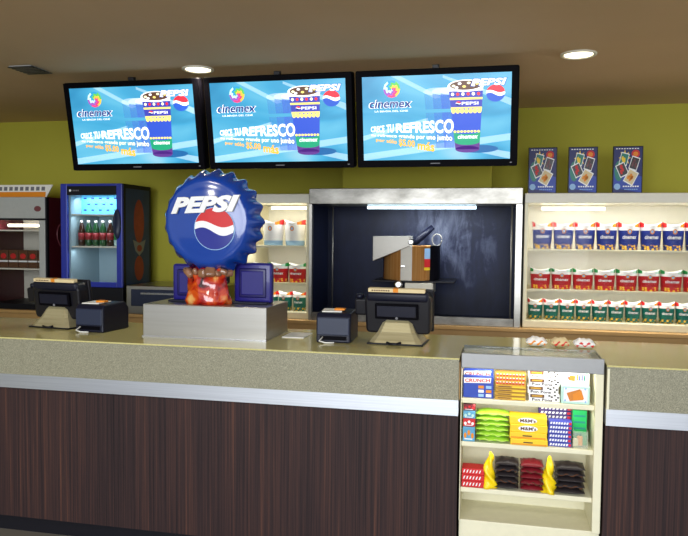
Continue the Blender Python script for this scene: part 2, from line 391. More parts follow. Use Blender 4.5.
    lay(mb, txt('PEPSI', .02), wh, rect(.655, .765, .64, .675, pix(.0032))); roundel(mb, .632, .657, .018, .026, pix(.0032), (red, wh, nav), 12)
    lay(mb, txt('cinemex', .02, .2), wh, rect(.63, .765, .245, .295, pix(.0034)))
    mb.build('cup_picture', s)
    mb = MB()
    lay(mb, txt('PEPSI', .07, .22), scr('ball_blue', (36, 84, 190), .9), rect(.71, .95, .848, .94, pix(.0038)))
    lay(mb, txt('PEPSI', .04, .22), wh, rect(.715, .945, .855, .935, pix(.0042)))
    roundel(mb, .876, .765, .062, .098, pix(.004), (red, wh, scr('ball_blue', (36, 84, 190), .9)))
    mb.build('cola_emblem', s)
    # coloured sphere and cinema name
    mb = MB(); cols = [scr('sphere_%d' % k, c, .95) for k, c in enumerate(((236, 60, 120), (250, 190, 60), (90, 190, 80), (40, 150, 200), (200, 236, 220), (150, 80, 180)))]
    cx, cy, R = .205, .85, .058
    for i in range(4):
        for j in range(12):
            a0, a1 = 2 * PI * j / 12 + i * .35, 2 * PI * (j + 1) / 12 + i * .35; r0, r1 = i / 4, (i + 1) / 4
            lay(mb, ([(r0 * math.cos(a0), r0 * math.sin(a0)), (r1 * math.cos(a0), r1 * math.sin(a0)), (r1 * math.cos(a1), r1 * math.sin(a1)), (r0 * math.cos(a1), r0 * math.sin(a1))] if i else
                     [(0, 0), (r1 * math.cos(a0), r1 * math.sin(a0)), (r1 * math.cos(a1), r1 * math.sin(a1))], [(0, 1, 2, 3)] if i else [(0, 1, 2)]),
                cols[(j // 2 + i) % 6], lambda u, v: pic(.004)(cx + u * R, cy + v * R * 1.77))
    lay(mb, txt('cinemex', .034, .2), wh, rect(.043, .347, .625, .73, pic(.0038)))
    lay(mb, txt('cinemex', .018, .2), nav, rect(.05, .34, .63, .725, pic(.0042)))
    lay(mb, txt('LA MAGIA DEL CINE', .015), wh, rect(.085, .315, .58, .602, pic(.004)))
    mb.build('cinema_emblem', s)
    mb = MB()
    lay(mb, txt('CRECE', .035), wh, quad((.055, .345), (.15, .34), (.055, .41), (.15, .425), pic(.0044)))
    lay(mb, txt('TU', .035), wh, quad((.165, .338), (.215, .335), (.165, .43), (.215, .436), pic(.0044)))
    lay(mb, txt('REFRESCO', .035), wh, quad((.23, .333), (.625, .31), (.23, .44), (.625, .485), pic(.0044)))
    lay(mb, txt('tu refresco grande por uno jumbo', .02), pale, quad((.055, .29), (.615, .20), (.055, .325), (.615, .295), pic(.0046)))
    lay(mb, txt('por sólo', .025), org, quad((.09, .225), (.235, .18), (.09, .27), (.235, .25), pic(.0044)))
    lay(mb, txt('$5.00', .03), org, quad((.25, .165), (.36, .14), (.25, .26), (.36, .235), pic(.0044)))
    lay(mb, txt('más', .03), org, quad((.38, .125), (.495, .095), (.38, .225), (.495, .205), pic(.0044)))
    mb.build('slogan_lettering', s)
    return t
tv = build_screen((-2.432, 4.42, 2.325), 'hanging screen above the blue-framed drinks cooler')
dup(tv, (-1.404, 4.42, 2.325), 'hanging screen between two others, above the blue bottle-cap sign')
dup(tv, (-.388, 4.42, 2.325), 'hanging screen above the dark popcorn cabinet')

# ------------------------------------------------------------------ popcorn cabinet
PF, PB = 5.45, 6.08
L, R_ = ax(308.5, PF), ax(521.5, PF)
pm = thing('popcorn_cabinet', 'wide steel-framed popcorn cabinet with a dark streaked interior and a hanging kettle', 'popcorn machine', (0, 0, 0))
zt = at(415, 188, PF).z; zh = at(415, 204, PF).z; zb = .9
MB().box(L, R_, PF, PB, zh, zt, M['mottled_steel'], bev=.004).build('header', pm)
MB().box(L, L + .026, PF, PF + .05, zb, zh, M['brushed_steel'], bev=.003).build('frame_post', pm)
MB().box(R_ - .05, R_, PF, PF + .05, zb, zh, M['brushed_steel'], bev=.003).build('frame_post', pm)
bx('side_panel', pm, L, L + .012, PF + .05, PB, zb, zh, M['streaked_dark_panel'])
bx('side_panel', pm, R_ - .012, R_, PF + .05, PB, zb, zh, M['streaked_dark_panel'])
bx('back_panel', pm, L + .012, R_ - .012, PB - .02, PB, zb, zh, M['streaked_dark_panel'])
bx('floor_tray', pm, L + .012, R_ - .012, PF + .05, PB - .02, zb, zb + .012, M['streaked_dark_panel'])
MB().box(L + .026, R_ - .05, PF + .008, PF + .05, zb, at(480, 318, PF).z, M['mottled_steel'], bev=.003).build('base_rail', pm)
for xx, yy in ((332.5, PB - .05), (511, PF + .07)):
    X = ax(xx, yy); MB().tube([(X, yy, zb + .012), (X, yy, zh)], .007, M['grey_steel']).build('corner_rod', pm)
xa, xb = ax(367, 5.62), ax(475, 5.62); zz = at(420, 207.5, 5.62).z
lt = bx('lamp_housing', pm, xa - .3, xb + .3, 5.59, 5.65, zz + .018, zh + .001, M['grey_enamel'])
MB().tube([(xa, 5.62, zz), (xb, 5.62, zz)], .012, M['tube'], 14).build('lamp_tube', lt)
ld = bpy.data.lights.new('cabinet_lamp', 'AREA'); ld.shape = 'RECTANGLE'; ld.size = xb - xa; ld.size_y = .05; ld.energy = 7; ld.color = (.86, .95, 1)
lo = bpy.data.objects.new('cabinet_lamp', ld); COL.objects.link(lo); lo.location = ((xa + xb) / 2, 5.56, zz - .03); lo.rotation_euler = (math.radians(18), 0, 0)
# kettle
KY = 5.72
kl, kr = ax(383.5, KY), ax(440, KY); kx = (kl + kr) / 2; kR = (kr - kl) / 2; k0 = at(410, 279, KY).z; k1 = at(412, 245, KY).z
kt = MB(); n = 48
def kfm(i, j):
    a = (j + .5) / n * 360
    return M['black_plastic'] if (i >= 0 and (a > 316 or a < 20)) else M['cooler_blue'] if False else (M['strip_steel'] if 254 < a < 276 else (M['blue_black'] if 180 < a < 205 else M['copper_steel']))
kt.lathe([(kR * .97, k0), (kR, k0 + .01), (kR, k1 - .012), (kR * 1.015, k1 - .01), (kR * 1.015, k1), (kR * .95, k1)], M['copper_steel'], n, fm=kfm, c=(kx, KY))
ket = kt.build('kettle', pm); KF = KY - kR - .02
dm('lid_grey', (176, 172, 164), .4, metal=.3)
MB().prism([(ax(372.5, KF), at(372, 261, KF).z), (ax(372.5, KF), at(372, 236, KF).z), (ax(409.5, KF), at(409, 236, KF).z), (ax(409.5, KF), at(409, 246, KF).z)], 'y', KF, KY - .05, M['lid_grey'], bev=.004).build('lid_flap', ket)
MB().tube([at(410, 247, KY - .02), at(420, 238, KY), at(433, 227, KY + .02)], [.018, .03, .024], M['blue_black'], 10).build('lid_arm', ket)
MB().lathe([(.014, -.01), (.022, -.008), (.022, .008), (.014, .01)], M['silver'], 16, Matrix.Translation(at(411, 242, KF - .005)) @ Matrix.Rotation(PI / 2, 4, 'X')).build('hinge_knob', ket)
rp = [at(437, 240, KY - .03) + Vector((.038 * math.cos(a), 0, .048 * math.sin(a))) for a in [k * 2 * PI / 20 for k in range(21)]]
MB().tube(rp, .0055, M['grey_steel'], 8).build('crank_ring', ket)
p = at(403, 266, KY - kR); MB().box(p.x - .018, p.x + .018, p.y - .02, p.y + .01, p.z - .007, p.z + .007, M['silver'], bev=.003).build('latch', ket)
ang = math.radians(306)
def kcyl(a0, a1, z0, z1, m, mb):
    rows = [[(kx + (kR + .003) * math.cos(math.radians(a0 + (a1 - a0) * k / 6)), KY + (kR + .003) * math.sin(math.radians(a0 + (a1 - a0) * k / 6)), z) for k in range(7)] for z in (z0, z1)]
    mb.grid(rows, m)
mb = MB(); hk = k1 - k0
kcyl(302, 315, k0 + .38 * hk, k0 + .62 * hk, M['red_print'], mb); kcyl(302, 315, k0 + .3 * hk, k0 + .38 * hk, M['yellow_print'], mb); kcyl(302, 315, k0 + .62 * hk, k0 + .92 * hk, M['pale_blue_print'], mb)
mb.build('warning_label', ket)
MB().box(kx - kR - .06, ax(456, KY), KY - kR * .8, KY + kR, k0 - .016, k0 - .002, M['black_plastic'], bev=.004).build('kettle_platform', pm)
q0, q1 = ax(405, KY - .22), ax(433, KY - .22)
cb = MB().box(q0, q1, KY - .22, KY + .05, k0 - .10, k0 - .017, M['white_enamel'], bev=.005).build('control_box', pm)
p = at(398.5, 284.5, KY - .2)
MB().lathe([(.028, 0), (.034, .004), (.034, .03), (.02, .034)], M['silver'], 24, Matrix.Translation((p.x, KY - .19, p.z)) @ Matrix.Rotation(PI / 2, 4, 'X')).build('dial_gauge', pm)
MB().box(q0 + .02, q1 - .02, KY - .06, KY + .04, zb + .012, k0 - .10, M['black_plastic']).build('kettle_post', pm)

# ------------------------------------------------------------------ white lit display cases
def display_case(x0, x1, label, shelves, name='display_case'):
    y0, y1 = 5.5, 6.08; z0, z1 = .9, at(570, 193, 5.5).z
    t = thing(name, label, 'display case', (0, 0, 0), group='lit white display cases')
    zhd = z1 - .075
    bx('header', t, x0, x1, y0, y1, zhd, z1, M['white_enamel'], bev=.006)
    bx('base', t, x0, x1, y0 - .01, y1, z0, z0 + .055, M['cream_enamel'], bev=.006)
    for a, c in ((x0, x0 + .028), (x1 - .028, x1)):
        bx('side_wall', t, a, c, y0, y1, z0 + .055, zhd, M['cream_enamel'], bev=.004)
    bx('back_panel', t, x0 + .028, x1 - .028, y1 - .03, y1, z0 + .055, zhd, M['white_enamel'])
    for z in shelves: bx('shelf', t, x0 + .028, x1 - .028, y0 + .03, y1 - .03, z - .018, z, M['cream_enamel'], bev=.003)
    bx('glass_door', t, x0 + .028, x1 - .028, y0 + .004, y0 + .009, z0 + .055, zhd, M['glass'])
    # lamp tube just under the header
    MB().tube([(x0 + .14, y0 + .3, zhd - .03), (min(x1 - .1, x0 + .62), y0 + .3, zhd - .03)], .013, M['tube_warm'], 12).build('lamp_tube', t)
    for z, e in ((zhd - .05, 4.2), (shelves[0] - .03, 1.8), (shelves[1] - .03, 1.8)):
        ld = bpy.data.lights.new('case_light', 'AREA'); ld.shape = 'RECTANGLE'; ld.size = (x1 - x0) * .85; ld.size_y = .06; ld.energy = e * (x1 - x0); ld.color = (1, .97, .86)
        lo = bpy.data.objects.new('case_light', ld); COL.objects.link(lo); lo.location = ((x0 + x1) / 2, y0 + .05, z); lo.rotation_euler = (math.radians(22), 0, 0)
    return t
RX0, RX1 = ax(523.5, 5.5), 1.62
SH1, SH2 = at(530, 249, 5.53).z, at(530, 289, 5.53).z; SH3 = .956
display_case(RX0, RX1, 'lit white display case with three posters standing on its top', (SH1, SH2))
LX1 = L - .006; LX0 = ax(244, 5.5)
display_case(LX0, LX1, 'lit white display case half hidden behind the blue bottle-cap sign', (SH1 - .0, SH2))

def tub(kind, rb, rt, h, label, group, body, low, patch, patch2):
    t = thing('popcorn_tub', label, 'popcorn tub', (0, 0, -5), group=group); n = 40
    prof = [(0, 0, None), (.16, 0, low), (.42, 0, body), (.56, 0, M['white_print'] if kind != 'red' else body), (.68, 0, body), (.90, 0, M['white_print']), (1.0, 1, None)]
    mb = MB(); rows = []
    def pt(k, a, wave):
        r = rb + (rt - rb) * k; z = h * k + (h * .07 * math.cos(2 * a) if wave else 0)
        return (r * math.cos(a), r * math.sin(a), z)
    ks = [(0, 0), (.2, 0), (.46, 0), (.6, 0), (.74, 0), (.86, 0), (.95, 1), (1, 1)]
    cols = [low, body, body, body, M['white_print'], None, None]
    rows = [[pt(k, 2 * PI * j / n, w) for j in range(n)] for k, w in ks]
    def fm(i, j):
        if cols[i] is not None: return cols[i]
        a = ((j + .5) / n * 360 + 90) % 180      # 0 at the front and back, 90 at the sides
        return patch if 52 < a < 132 else (patch2 if 30 < a < 52 else M['white_print'])
    R = mb.grid(rows, None, True, True, fm); mb.cap(R[0], low, True)
    inner = mb.grid([[tuple(Vector(p) * 1) for p in rows[-1]], [(p[0] * .93, p[1] * .93, p[2] - .012) for p in rows[-1]]], M['white_print'], True)
    mb.cap(inner[-1], M['white_print'])
    mb.build('bucket', t)
    mb = MB()
    def wrap(a0, a1, z0, z1):
        def f(u, v):
            k = z0 + (z1 - z0) * v; a = math.radians(a0 + (a1 - a0) * u); r = rb + (rt - rb) * k + .0012
            return (r * math.cos(a), r * math.sin(a), h * k)
        return f
    lay(mb, txt('cinemex', .03, .2), M['white_print'], wrap(228, 312, .42, .56))
    for k in range(24): pass
    a = wrap(258, 282, .60, .80); lay(mb, disc(16), M['orange_print'], a); lay(mb, disc(12), M['pale_blue_print'], wrap(263, 277, .64, .76))
    mb.build('printed_emblem', t)
    return t
RD = ['first', 'second', 'third', 'fourth', 'fifth', 'sixth', 'seventh', 'eighth', 'ninth', 'tenth']
def even(px, yc, step, n): return [1000 + ax(px, yc) + step * k for k in range(n)]
def row(proto_args, pxs, yc, z, fmt):
    pr = None
    for k, px in enumerate(pxs):
        lab = fmt % (RD[k] + ' from the popcorn cabinet')
        loc = (ax(px, yc) if px < 700 else px - 1000, yc, z + LIFT)
        if pr is None: pr = tub(*proto_args(lab)); pr.location = loc; pr.rotation_euler = (0, 0, math.radians(-2))
        else: dup(pr, loc, lab)
    return pr
B = dict(blue=(mat('tub_blue', (30, 50, 140), .45), M['print_popcorn_blue'], M['red_print'], M['orange_print']), red=(mat('tub_red', (186, 20, 30), .45), M['print_popcorn_red'], M['green_print'], M['mint_print']),
         teal=(mat('tub_teal', (10, 104, 92), .45), M['print_leaf_teal'], M['red_print'], M['orange_print']))
YC = 5.64; LIFT = .0015
row(lambda l: ('blue', .066, .0775, .198, l, 'blue popcorn tubs on the top shelf under the posters', *B['blue']), even(541.5, YC, .157, 8), YC, SH1, 'large blue popcorn tub on top shelf under the posters, %s')
row(lambda l: ('red', .069, .077, .152, l, 'red popcorn tubs on the middle shelf under the posters', *B['red']), even(540.5, YC, .1575, 8), YC, SH2, 'red popcorn tub on middle shelf under the posters, %s')
row(lambda l: ('teal', .050, .058, .15, l, 'teal popcorn cups on the bottom shelf under the posters', *B['teal']), even(536, YC - .03, .1185, 10), YC - .03, SH3, 'small teal popcorn cup on bottom shelf under the posters, %s')
row(lambda l: ('red', .069, .077, .152, l, 'red popcorn tubs behind the bottle-cap sign', *B['red']), even(298, YC, -.1575, 3), YC, SH2, 'red popcorn tub on middle shelf behind the bottle-cap sign, %s')
row(lambda l: ('teal', .050, .060, .15, l, 'teal popcorn cups behind the bottle-cap sign', *B['teal']), even(300, YC - .03, -.1235, 3), YC - .03, SH3, 'small teal popcorn cup on bottom shelf behind the bottle-cap sign, %s')
row(lambda l: ('white', .078, .09, .2, l, 'white popcorn tubs behind the bottle-cap sign', M['white_print'], M['pale_blue_print'], M['red_print'], M['orange_print']), even(295, YC, -.19, 2), YC, SH1, 'large whitish popcorn tub on top shelf behind the bottle-cap sign, %s')

# ------------------------------------------------------------------ posters on the right case
ZP = at(570, 193, 5.5).z
def poster(px0, px1, label, first=None):
    Y = 5.6; x = (ax(px0, Y) + ax(px1, Y)) / 2
    if first: return dup(first, (x, Y, ZP), label)
    t = thing('poster_stand', label, 'poster', (x, Y, ZP), group='posters standing on the white case')
    w = (ax(px1, Y) - ax(px0, Y)) / 2; h = at(570, 147, Y).z - ZP
    bx('frame', t, -w, w, -.006, .012, 0, h, M['blue_black'], bev=.003)
    bx('foot', t, -w * .7, w * .7, .012, .11, 0, .008, M['blue_black'])
    P = lambda e: (lambda p, q: (-w + .008 + p * (2 * w - .016), -.0065 - e, .008 + q * (h - .016)))
    mb = MB(); lay(mb, SQ, M['navy_print'], rect(0, 1, 0, 1, P(0)))
    lay(mb, SQ, M['blue_print'], quad((0, .1), (1, .0), (0, .55), (1, .35), P(.0003))); lay(mb, disc(16), M['pale_blue_print'], rect(.02, .25, .06, .2, P(.0006)))
    lay(mb, disc(20), M['teal_print'], rect(.02, .35, .25, .7, P(.0005)))
    lay(mb, disc(18), M['red_print'], rect(.62, .92, .76, .94, P(.0008))); lay(mb, disc(14), M['orange_print'], rect(.68, .86, .8, .9, P(.001)))
    st = [(.5 + (.5 if k % 2 == 0 else .25) * math.cos(k * PI / 8), .5 + (.5 if k % 2 == 0 else .25) * math.sin(k * PI / 8)) for k in range(16)]
    lay(mb, (st, [tuple(range(16))]), M['yellow_print'], rect(.16, .6, .58, .95, P(.0008)))
    for k in range(9): lay(mb, SQ, M['white_print'], rect(.06 + k * .095, .12 + k * .095, .955, .975, P(.001)))
    for k in range(7): lay(mb, SQ, M['pale_blue_print'], rect(.4 + k * .07, .445 + k * .07, .06, .08, P(.001))); lay(mb, SQ, M['white_print'], rect(.34 + k * .085, .40 + k * .085, .12, .15, P(.001)))
    mb.build('printed_artwork', t)
    def card(cx, cy, cw, ch, a, m, m2, e):
        mb = MB(); f = lambda u, v: P(e)(cx + ((u - .5) * cw * math.cos(a) - (v - .5) * ch * math.sin(a)), cy + ((u - .5) * cw * math.sin(a) + (v - .5) * ch * math.cos(a)) * .65)
        lay(mb, SQ, M['white_print'], f); g = lambda u, v: (lambda p: (p[0], p[1] - .0004, p[2]))(f(.08 + .84 * u, .08 + .84 * v)); lay(mb, SQ, m, g)
        for k in range(5):
            q = (random.random() * .6, random.random() * .6)
            g2 = lambda u, v: (lambda p: (p[0], p[1] - .0007, p[2]))(f(.15 + q[0] * .8 + u * .25, .15 + q[1] * .8 + v * .3)); lay(mb, disc(8), m2, g2)
        mb.build('picture_card', t)
    card(.36, .74, .3, .42, -.25, M['teal_print'], M['yellow_print'], .0014)
    card(.30, .50, .34, .46, .45, M['dark_wrap'], M['red_print'], .002)
    card(.73, .64, .30, .46, -.3, M['dark_wrap'], M['maroon_light'], .0026)
    card(.62, .34, .38, .5, -.5, M['tan_paper'], M['orange_print'], .0032)
    return t
po = poster(526, 554.5, 'dark blue poster stand on the white case, first from the screens')
poster(566, 594.5, 'dark blue poster stand on the white case, second from the screens', po)
poster(610.5, 639, 'dark blue poster stand on the white case, third from the screens', po)

# ------------------------------------------------------------------ blue-framed drinks cooler
CF, CB = 5.45, 5.96
cx0, cx1 = ax(61, CF), ax(122.3, CF); ctop = at(92, 183.5, CF).z; czb = at(92, 287, CF).z
t = thing('drinks_cooler', 'blue-framed glass-door drinks cooler with bottles on one shelf and a dark printed side', 'cooler', (0, 0, 0))
mb = MB(); mb.box(cx0, cx0 + .03, CF + .03, CB, czb, ctop, M['cooler_black']); mb.build('side_wall', t)
sw = bx('side_wall', t, cx1 - .03, cx1, CF + .03, CB, czb, ctop, M['cooler_black'])
bx('top_panel', t, cx0 + .03, cx1 - .03, CF + .03, CB, ctop - .03, ctop, M['cooler_black'])
bx('back_panel', t, cx0 + .03, cx1 - .03, CB - .03, CB, czb, ctop - .03, M['cooler_inside'])
bx('base', t, cx0, cx1, CF + .01, CB, .9, czb, M['cooler_black'], bev=.005)
# door frame
dx0, dx1 = ax(67.5, CF), ax(116.5, CF); dz1 = at(92, 195, CF).z; dz0 = at(92, 282, CF).z
mb = MB()
mb.prism([(cx0, czb), (cx1, czb), (cx1, ctop), (cx0, ctop)], 'y', CF, CF + .001, M['cooler_blue'])
mb = MB()
mb.box(cx0, dx0, CF, CF + .03, czb, ctop, M['cooler_blue'], bev=.006); mb.box(dx1, cx1, CF, CF + .03, czb, ctop, M['cooler_blue'], bev=.006)
mb.box(dx0 - .002, dx1 + .002, CF, CF + .03, czb, dz0, M['cooler_blue'], bev=.004); mb.box(dx0 - .002, dx1 + .002, CF + .001, CF + .03, ctop - .022, ctop, M['cooler_blue'], bev=.004)
dr = mb.build('door_frame', t)
hb = bx('name_panel', dr, dx0 - .001, dx1 + .001, CF + .004, CF + .03, dz1, ctop - .02, M['cooler_black'])
mb = MB(); X, Z = dx0 + .03, (dz1 + ctop - .02) / 2
lay(mb, disc(14), M['white_print'], rect(X - .011, X + .011, Z - .011, Z + .011, lambda x, z: (x, CF + .003, z)))
for k in range(4): lay(mb, SQ, M['lens_grey'], rect(X + .025 + k * .016, X + .036 + k * .016, Z - .006, Z + .006, lambda x, z: (x, CF + .003, z)))
mb.build('badge', dr)
bx('glass_pane', dr, dx0, dx1, CF + .012, CF + .017, dz0, dz1, M['glass'])
p = at(117, 224, CF)
MB().lathe([(.0, -.02), (.06, -.016), (.068, -.004), (.068, .002)], M['navy_plastic'], 28, Matrix.Translation((ax(117.5, CF), CF, p.z)) @ Matrix.Rotation(PI / 2, 4, 'X') @ Matrix.Diagonal((.55, 1.9, -1, 1))).build('door_handle', dr)
# interior
shz = at(92, 246, 5.6).z; shz2 = at(92, 214.5, 5.6).z
bx('shelf', t, cx0 + .03, cx1 - .03, CF + .05, CB - .03, shz - .012, shz, M['white_enamel'])
bx('shelf', t, cx0 + .03, cx1 - .03, CF + .05, CB - .03, shz2 - .01, shz2, M['white_enamel'])
bx('inner_wall', t, cx0 + .03, dx0 + .012, CF + .035, CB - .03, czb, ctop - .03, M['cooler_inside']); bx('inner_wall', t, dx1 - .004, cx1 - .03, CF + .035, CB - .03, czb, ctop - .03, M['cooler_inside'])
lb = bx('light_panel', t, dx0 + .012, dx1 - .004, CF + .2, CF + .21, shz2, dz1 + .02, M['lit_blue'])
mb = MB()
for i in range(3):
    for k in range(6):
        X = dx0 + .05 + k * .075 + (i % 2) * .035; Z = shz2 + .04 + i * .052
        if X < dx1 - .04: mb.box(X - .014, X + .014, CF + .197, CF + .2005, Z - .007, Z + .007, M['blue_print'], bev=.003)
mb.build('dash_pattern', lb)
for e, z, yy, c in ((1.4, dz1 - .02, CF + .12, (.75, .92, 1)), (.9, shz2 - .02, CF + .06, (.85, .95, 1)), (.8, shz - .03, CF + .06, (.85, .95, 1))):
    ld = bpy.data.lights.new('cooler_light', 'AREA'); ld.shape = 'RECTANGLE'; ld.size = .4; ld.size_y = .05; ld.energy = e; ld.color = c
    lo = bpy.data.objects.new('cooler_light', ld); COL.objects.link(lo); lo.location = ((cx0 + cx1) / 2, yy, z); lo.rotation_euler = (math.radians(15), 0, 0)
# printed picture on the side: cola bottle shape over dark blue
S = lambda e: (lambda p, q: (cx1 + e, CF + .04 + p * (CB - CF - .05), czb + q * (ctop - czb)))
mb = MB(); dk = mat('side_print_blue', (20, 46, 84), .5, var=.6, scale=9)
lay(mb, SQ, dk, rect(.05, .95, .02, .96, S(.0006)))
lay(mb, disc(20), mat('side_print_red', (140, 44, 36), .5, var=.4, scale=14), rect(.34, .74, .42, .86, S(.0012))); lay(mb, disc(16), mat('side_print_red', (96, 30, 26)), rect(.36, .72, .05, .3, S(.0012)))
lay(mb, ([(0, 1), (.5, .8), (1, 1), (.8, .3), (.5, 0), (.2, .3)], [(0, 1, 2, 3, 4, 5)]), mat('side_print_pale', (120, 118, 110), .5), rect(.3, .8, .30, .46, S(.0018)))
lay(mb, disc(10), mat('side_print_red', (96, 30, 26)), rect(.45, .65, .34, .41, S(.0024)))
mb.build('side_print', sw)
# bottles
def bottle(label, liq, loc):
    o = thing('drink_bottle', label, 'bottle', up(loc), group='bottles in the blue cooler')
    MB().lathe([(.026, 0), (.03, .01), (.03, .05), (.0295, .055)], liq, 18).build('base', o)
    MB().lathe([(.0303, .055), (.0303, .115)], M['label_red'] if liq != M['bottle_clear'] else M['green_print'], 18).build('paper_label', o)
    MB().lathe([(.0295, .115), (.03, .13), (.026, .16), (.013, .195), (.012, .205)], liq, 18).build('neck', o)
    MB().lathe([(.0145, .205), (.0145, .222), (.012, .225)], M['white_print'], 14).build('bottle_cap', o)
    return o
b0 = b1 = b2 = None; nm = ['%s from the door handle' % q for q in ('sixth', 'fifth', 'fourth', 'third', 'second', 'first')]
for k in range(6):
    loc = (dx0 + .058 + k * .07, 5.58, shz); l = 'drink bottle on the blue cooler shelf, ' + nm[k]
    kind = (0, 1, 1, 1, 0, 2)[k]
    if kind == 0: b0 = dup(b0, loc, 'dark cola ' + l) if b0 else bottle('dark cola ' + l, M['bottle_cola'], loc)
    elif kind == 1: b1 = dup(b1, loc, 'green ' + l) if b1 else bottle('green ' + l, M['bottle_green'], loc)
    else: b2 = bottle('pale ' + l, M['bottle_clear'], loc)

# ------------------------------------------------------------------ red-sided cooler at far left
rx1 = ax(47.5, CF); rx0 = rx1 - .62; rz1 = at(47, 197, CF).z
t = thing('glass_cooler', 'grey-fronted glass cooler with maroon side, beside the blue-framed cooler', 'cooler', (0, 0, 0))
sd = bx('side_wall', t, rx1 - .025, rx1, CF + .03, CB, .9, rz1, M['maroon']); bx('side_wall', t, rx0, rx0 + .025, CF + .03, CB, .9, rz1, M['maroon'])
mb = MB(); pts = []
for k in range(40):
    a = k / 39 * 4.6; r_ = .03 + .022 * a; pts.append((rx1 + .002, CF + .23 + r_ * math.cos(a + .6), rz1 - .3 + r_ * 1.2 * math.sin(a + .6)))
mb.tube(pts, .006, M['maroon_light'], 6); mb.build('ribbon_print', sd)
bx('top_panel', t, rx0 + .025, rx1 - .025, CF + .03, CB, rz1 - .025, rz1, M['maroon']); bx('back_panel', t, rx0 + .025, rx1 - .025, CB - .03, CB, .9, rz1 - .025, M['white_enamel'])
hz = at(40, 218.5, CF).z
hd = bx('header_sign', t, rx0, rx1 - .015, CF - .01, CF + .03, hz, rz1, M['grey_enamel'], bev=.005)
mb = MB(); lay(mb, disc(20), M['maroon_light'], rect(rx1 - .12, rx1 - .05, hz + .06, hz + .11, lambda x, z: (x, CF - .0105, z))); mb.build('faded_print', hd)
bx('seam', t, rx0, rx1 - .015, CF - .006, CF + .03, hz - .016, hz, M['cooler_black'])
mb = MB(); gx = ax(40, CF)
mb.box(gx, rx1 - .015, CF - .01, CF + .03, .95, hz - .016, M['grey_enamel'], bev=.004); mb.box(rx0, rx0 + .05, CF - .01, CF + .03, .95, hz - .016, M['grey_enamel'], bev=.004)
d2 = mb.build('door_frame', t); bx('glass_pane', d2, rx0 + .05, gx, CF + .004, CF + .009, .95, hz - .016, M['glass'])
bx('edge_seal', t, rx1 - .015, rx1, CF, CF + .03, .9, rz1, M['cooler_black'])
bx('base', t, rx0 + .025, rx1 - .025, CF, CB - .03, .9, .95, M['cooler_black'])
sz = at(36, 268, 5.6).z; sz2 = at(36, 258, 5.6).z + .0
bx('shelf', t, rx0 + .025, rx1 - .025, CF + .05, CB - .03, sz - .012, sz, M['white_enamel'])
s2 = at(36, 230, 5.6).z; bx('shelf', t, rx0 + .025, rx1 - .025, CF + .05, CB - .03, s2 - .012, s2, M['white_enamel'])
MB().tube([(rx0 + .08, CF + .2, hz - .06), (rx1 - .09, CF + .2, hz - .06)], .014, M['tube_warm']).build('lamp_tube', t)
ld = bpy.data.lights.new('cooler_light', 'AREA'); ld.shape = 'RECTANGLE'; ld.size = .45; ld.size_y = .05; ld.energy = 4
lo = bpy.data.objects.new('cooler_light', ld); COL.objects.link(lo); lo.location = ((rx0 + rx1) / 2, CF + .08, hz - .05); lo.rotation_euler = (math.radians(15), 0, 0)
pk = None
for k in range(5):
    l = 'dark brown snack carton on the cooler shelf, ' + (RD[k] + ' from the maroon side')
    loc = (rx1 - .12 - k * .1, 5.58, sz + .0015)
    if pk is None:
        pk = thing('snack_carton', l, 'snack box', loc, group='snack cartons in the maroon-sided cooler')
        bx('carton', pk, -.046, .046, -.03, .05, 0, .16, M['brown_print'], bev=.003); mb = MB(); lay(mb, disc(14), M['red_print'], rect(-.03, .03, .08, .13, lambda x, z: (x, -.0306, z))); lay(mb, SQ, M['white_print'], rect(-.046, .046, .052, .066, lambda x, z: (x, -.0306, z))); mb.build('front_print', pk)
    else: dup(pk, loc, l)
# card sign on top of it
t = thing('card_sign', 'printed card sign standing on top of the grey-fronted maroon cooler', 'sign', ((rx0 + rx1) / 2 - .02, CF + .12, rz1), rx=-.12)
zz = at(40, 184.5, CF + .1).z - rz1
MB().prism([(-.28, 0), (.24, 0), (.30, zz), (-.28, zz)], 'y', -.004, .004, M['white_paper']).build('card', t)
mb = MB(); lay(mb, SQ, M['orange_print'], rect(-.27, .235, .004, zz * .45, lambda x, z: (x, -.0046, z)))
for k in range(9): lay(mb, SQ, M['lens_grey'], rect(-.25 + k * .055, -.215 + k * .055, zz * .55, zz * .85, lambda x, z: (x, -.0046, z)))
mb.build('card_print', t)

# stainless unit on the back bar, left of the steel bin
x0, x1 = ax(126, 5.42), ax(215, 5.42)
z1 = at(150, 286, 5.42).z
t = thing('warming_drawer', 'low stainless drawer unit with navy front on the wood counter beside the blue cooler', 'kitchen equipment', (0, 0, 0))
bx('housing', t, x0, x1, 5.42, 5.98, .9, z1, M['brushed_steel'], bev=.006)
d = bx('drawer_front', t, x0 + .05, x1 - .05, 5.408, 5.42, .97, z1 - .03, M['navy_plastic'], bev=.004)
bx('handle', d, x0 + .15, x1 - .15, 5.39, 5.408, z1 - .07, z1 - .055, M['silver'])

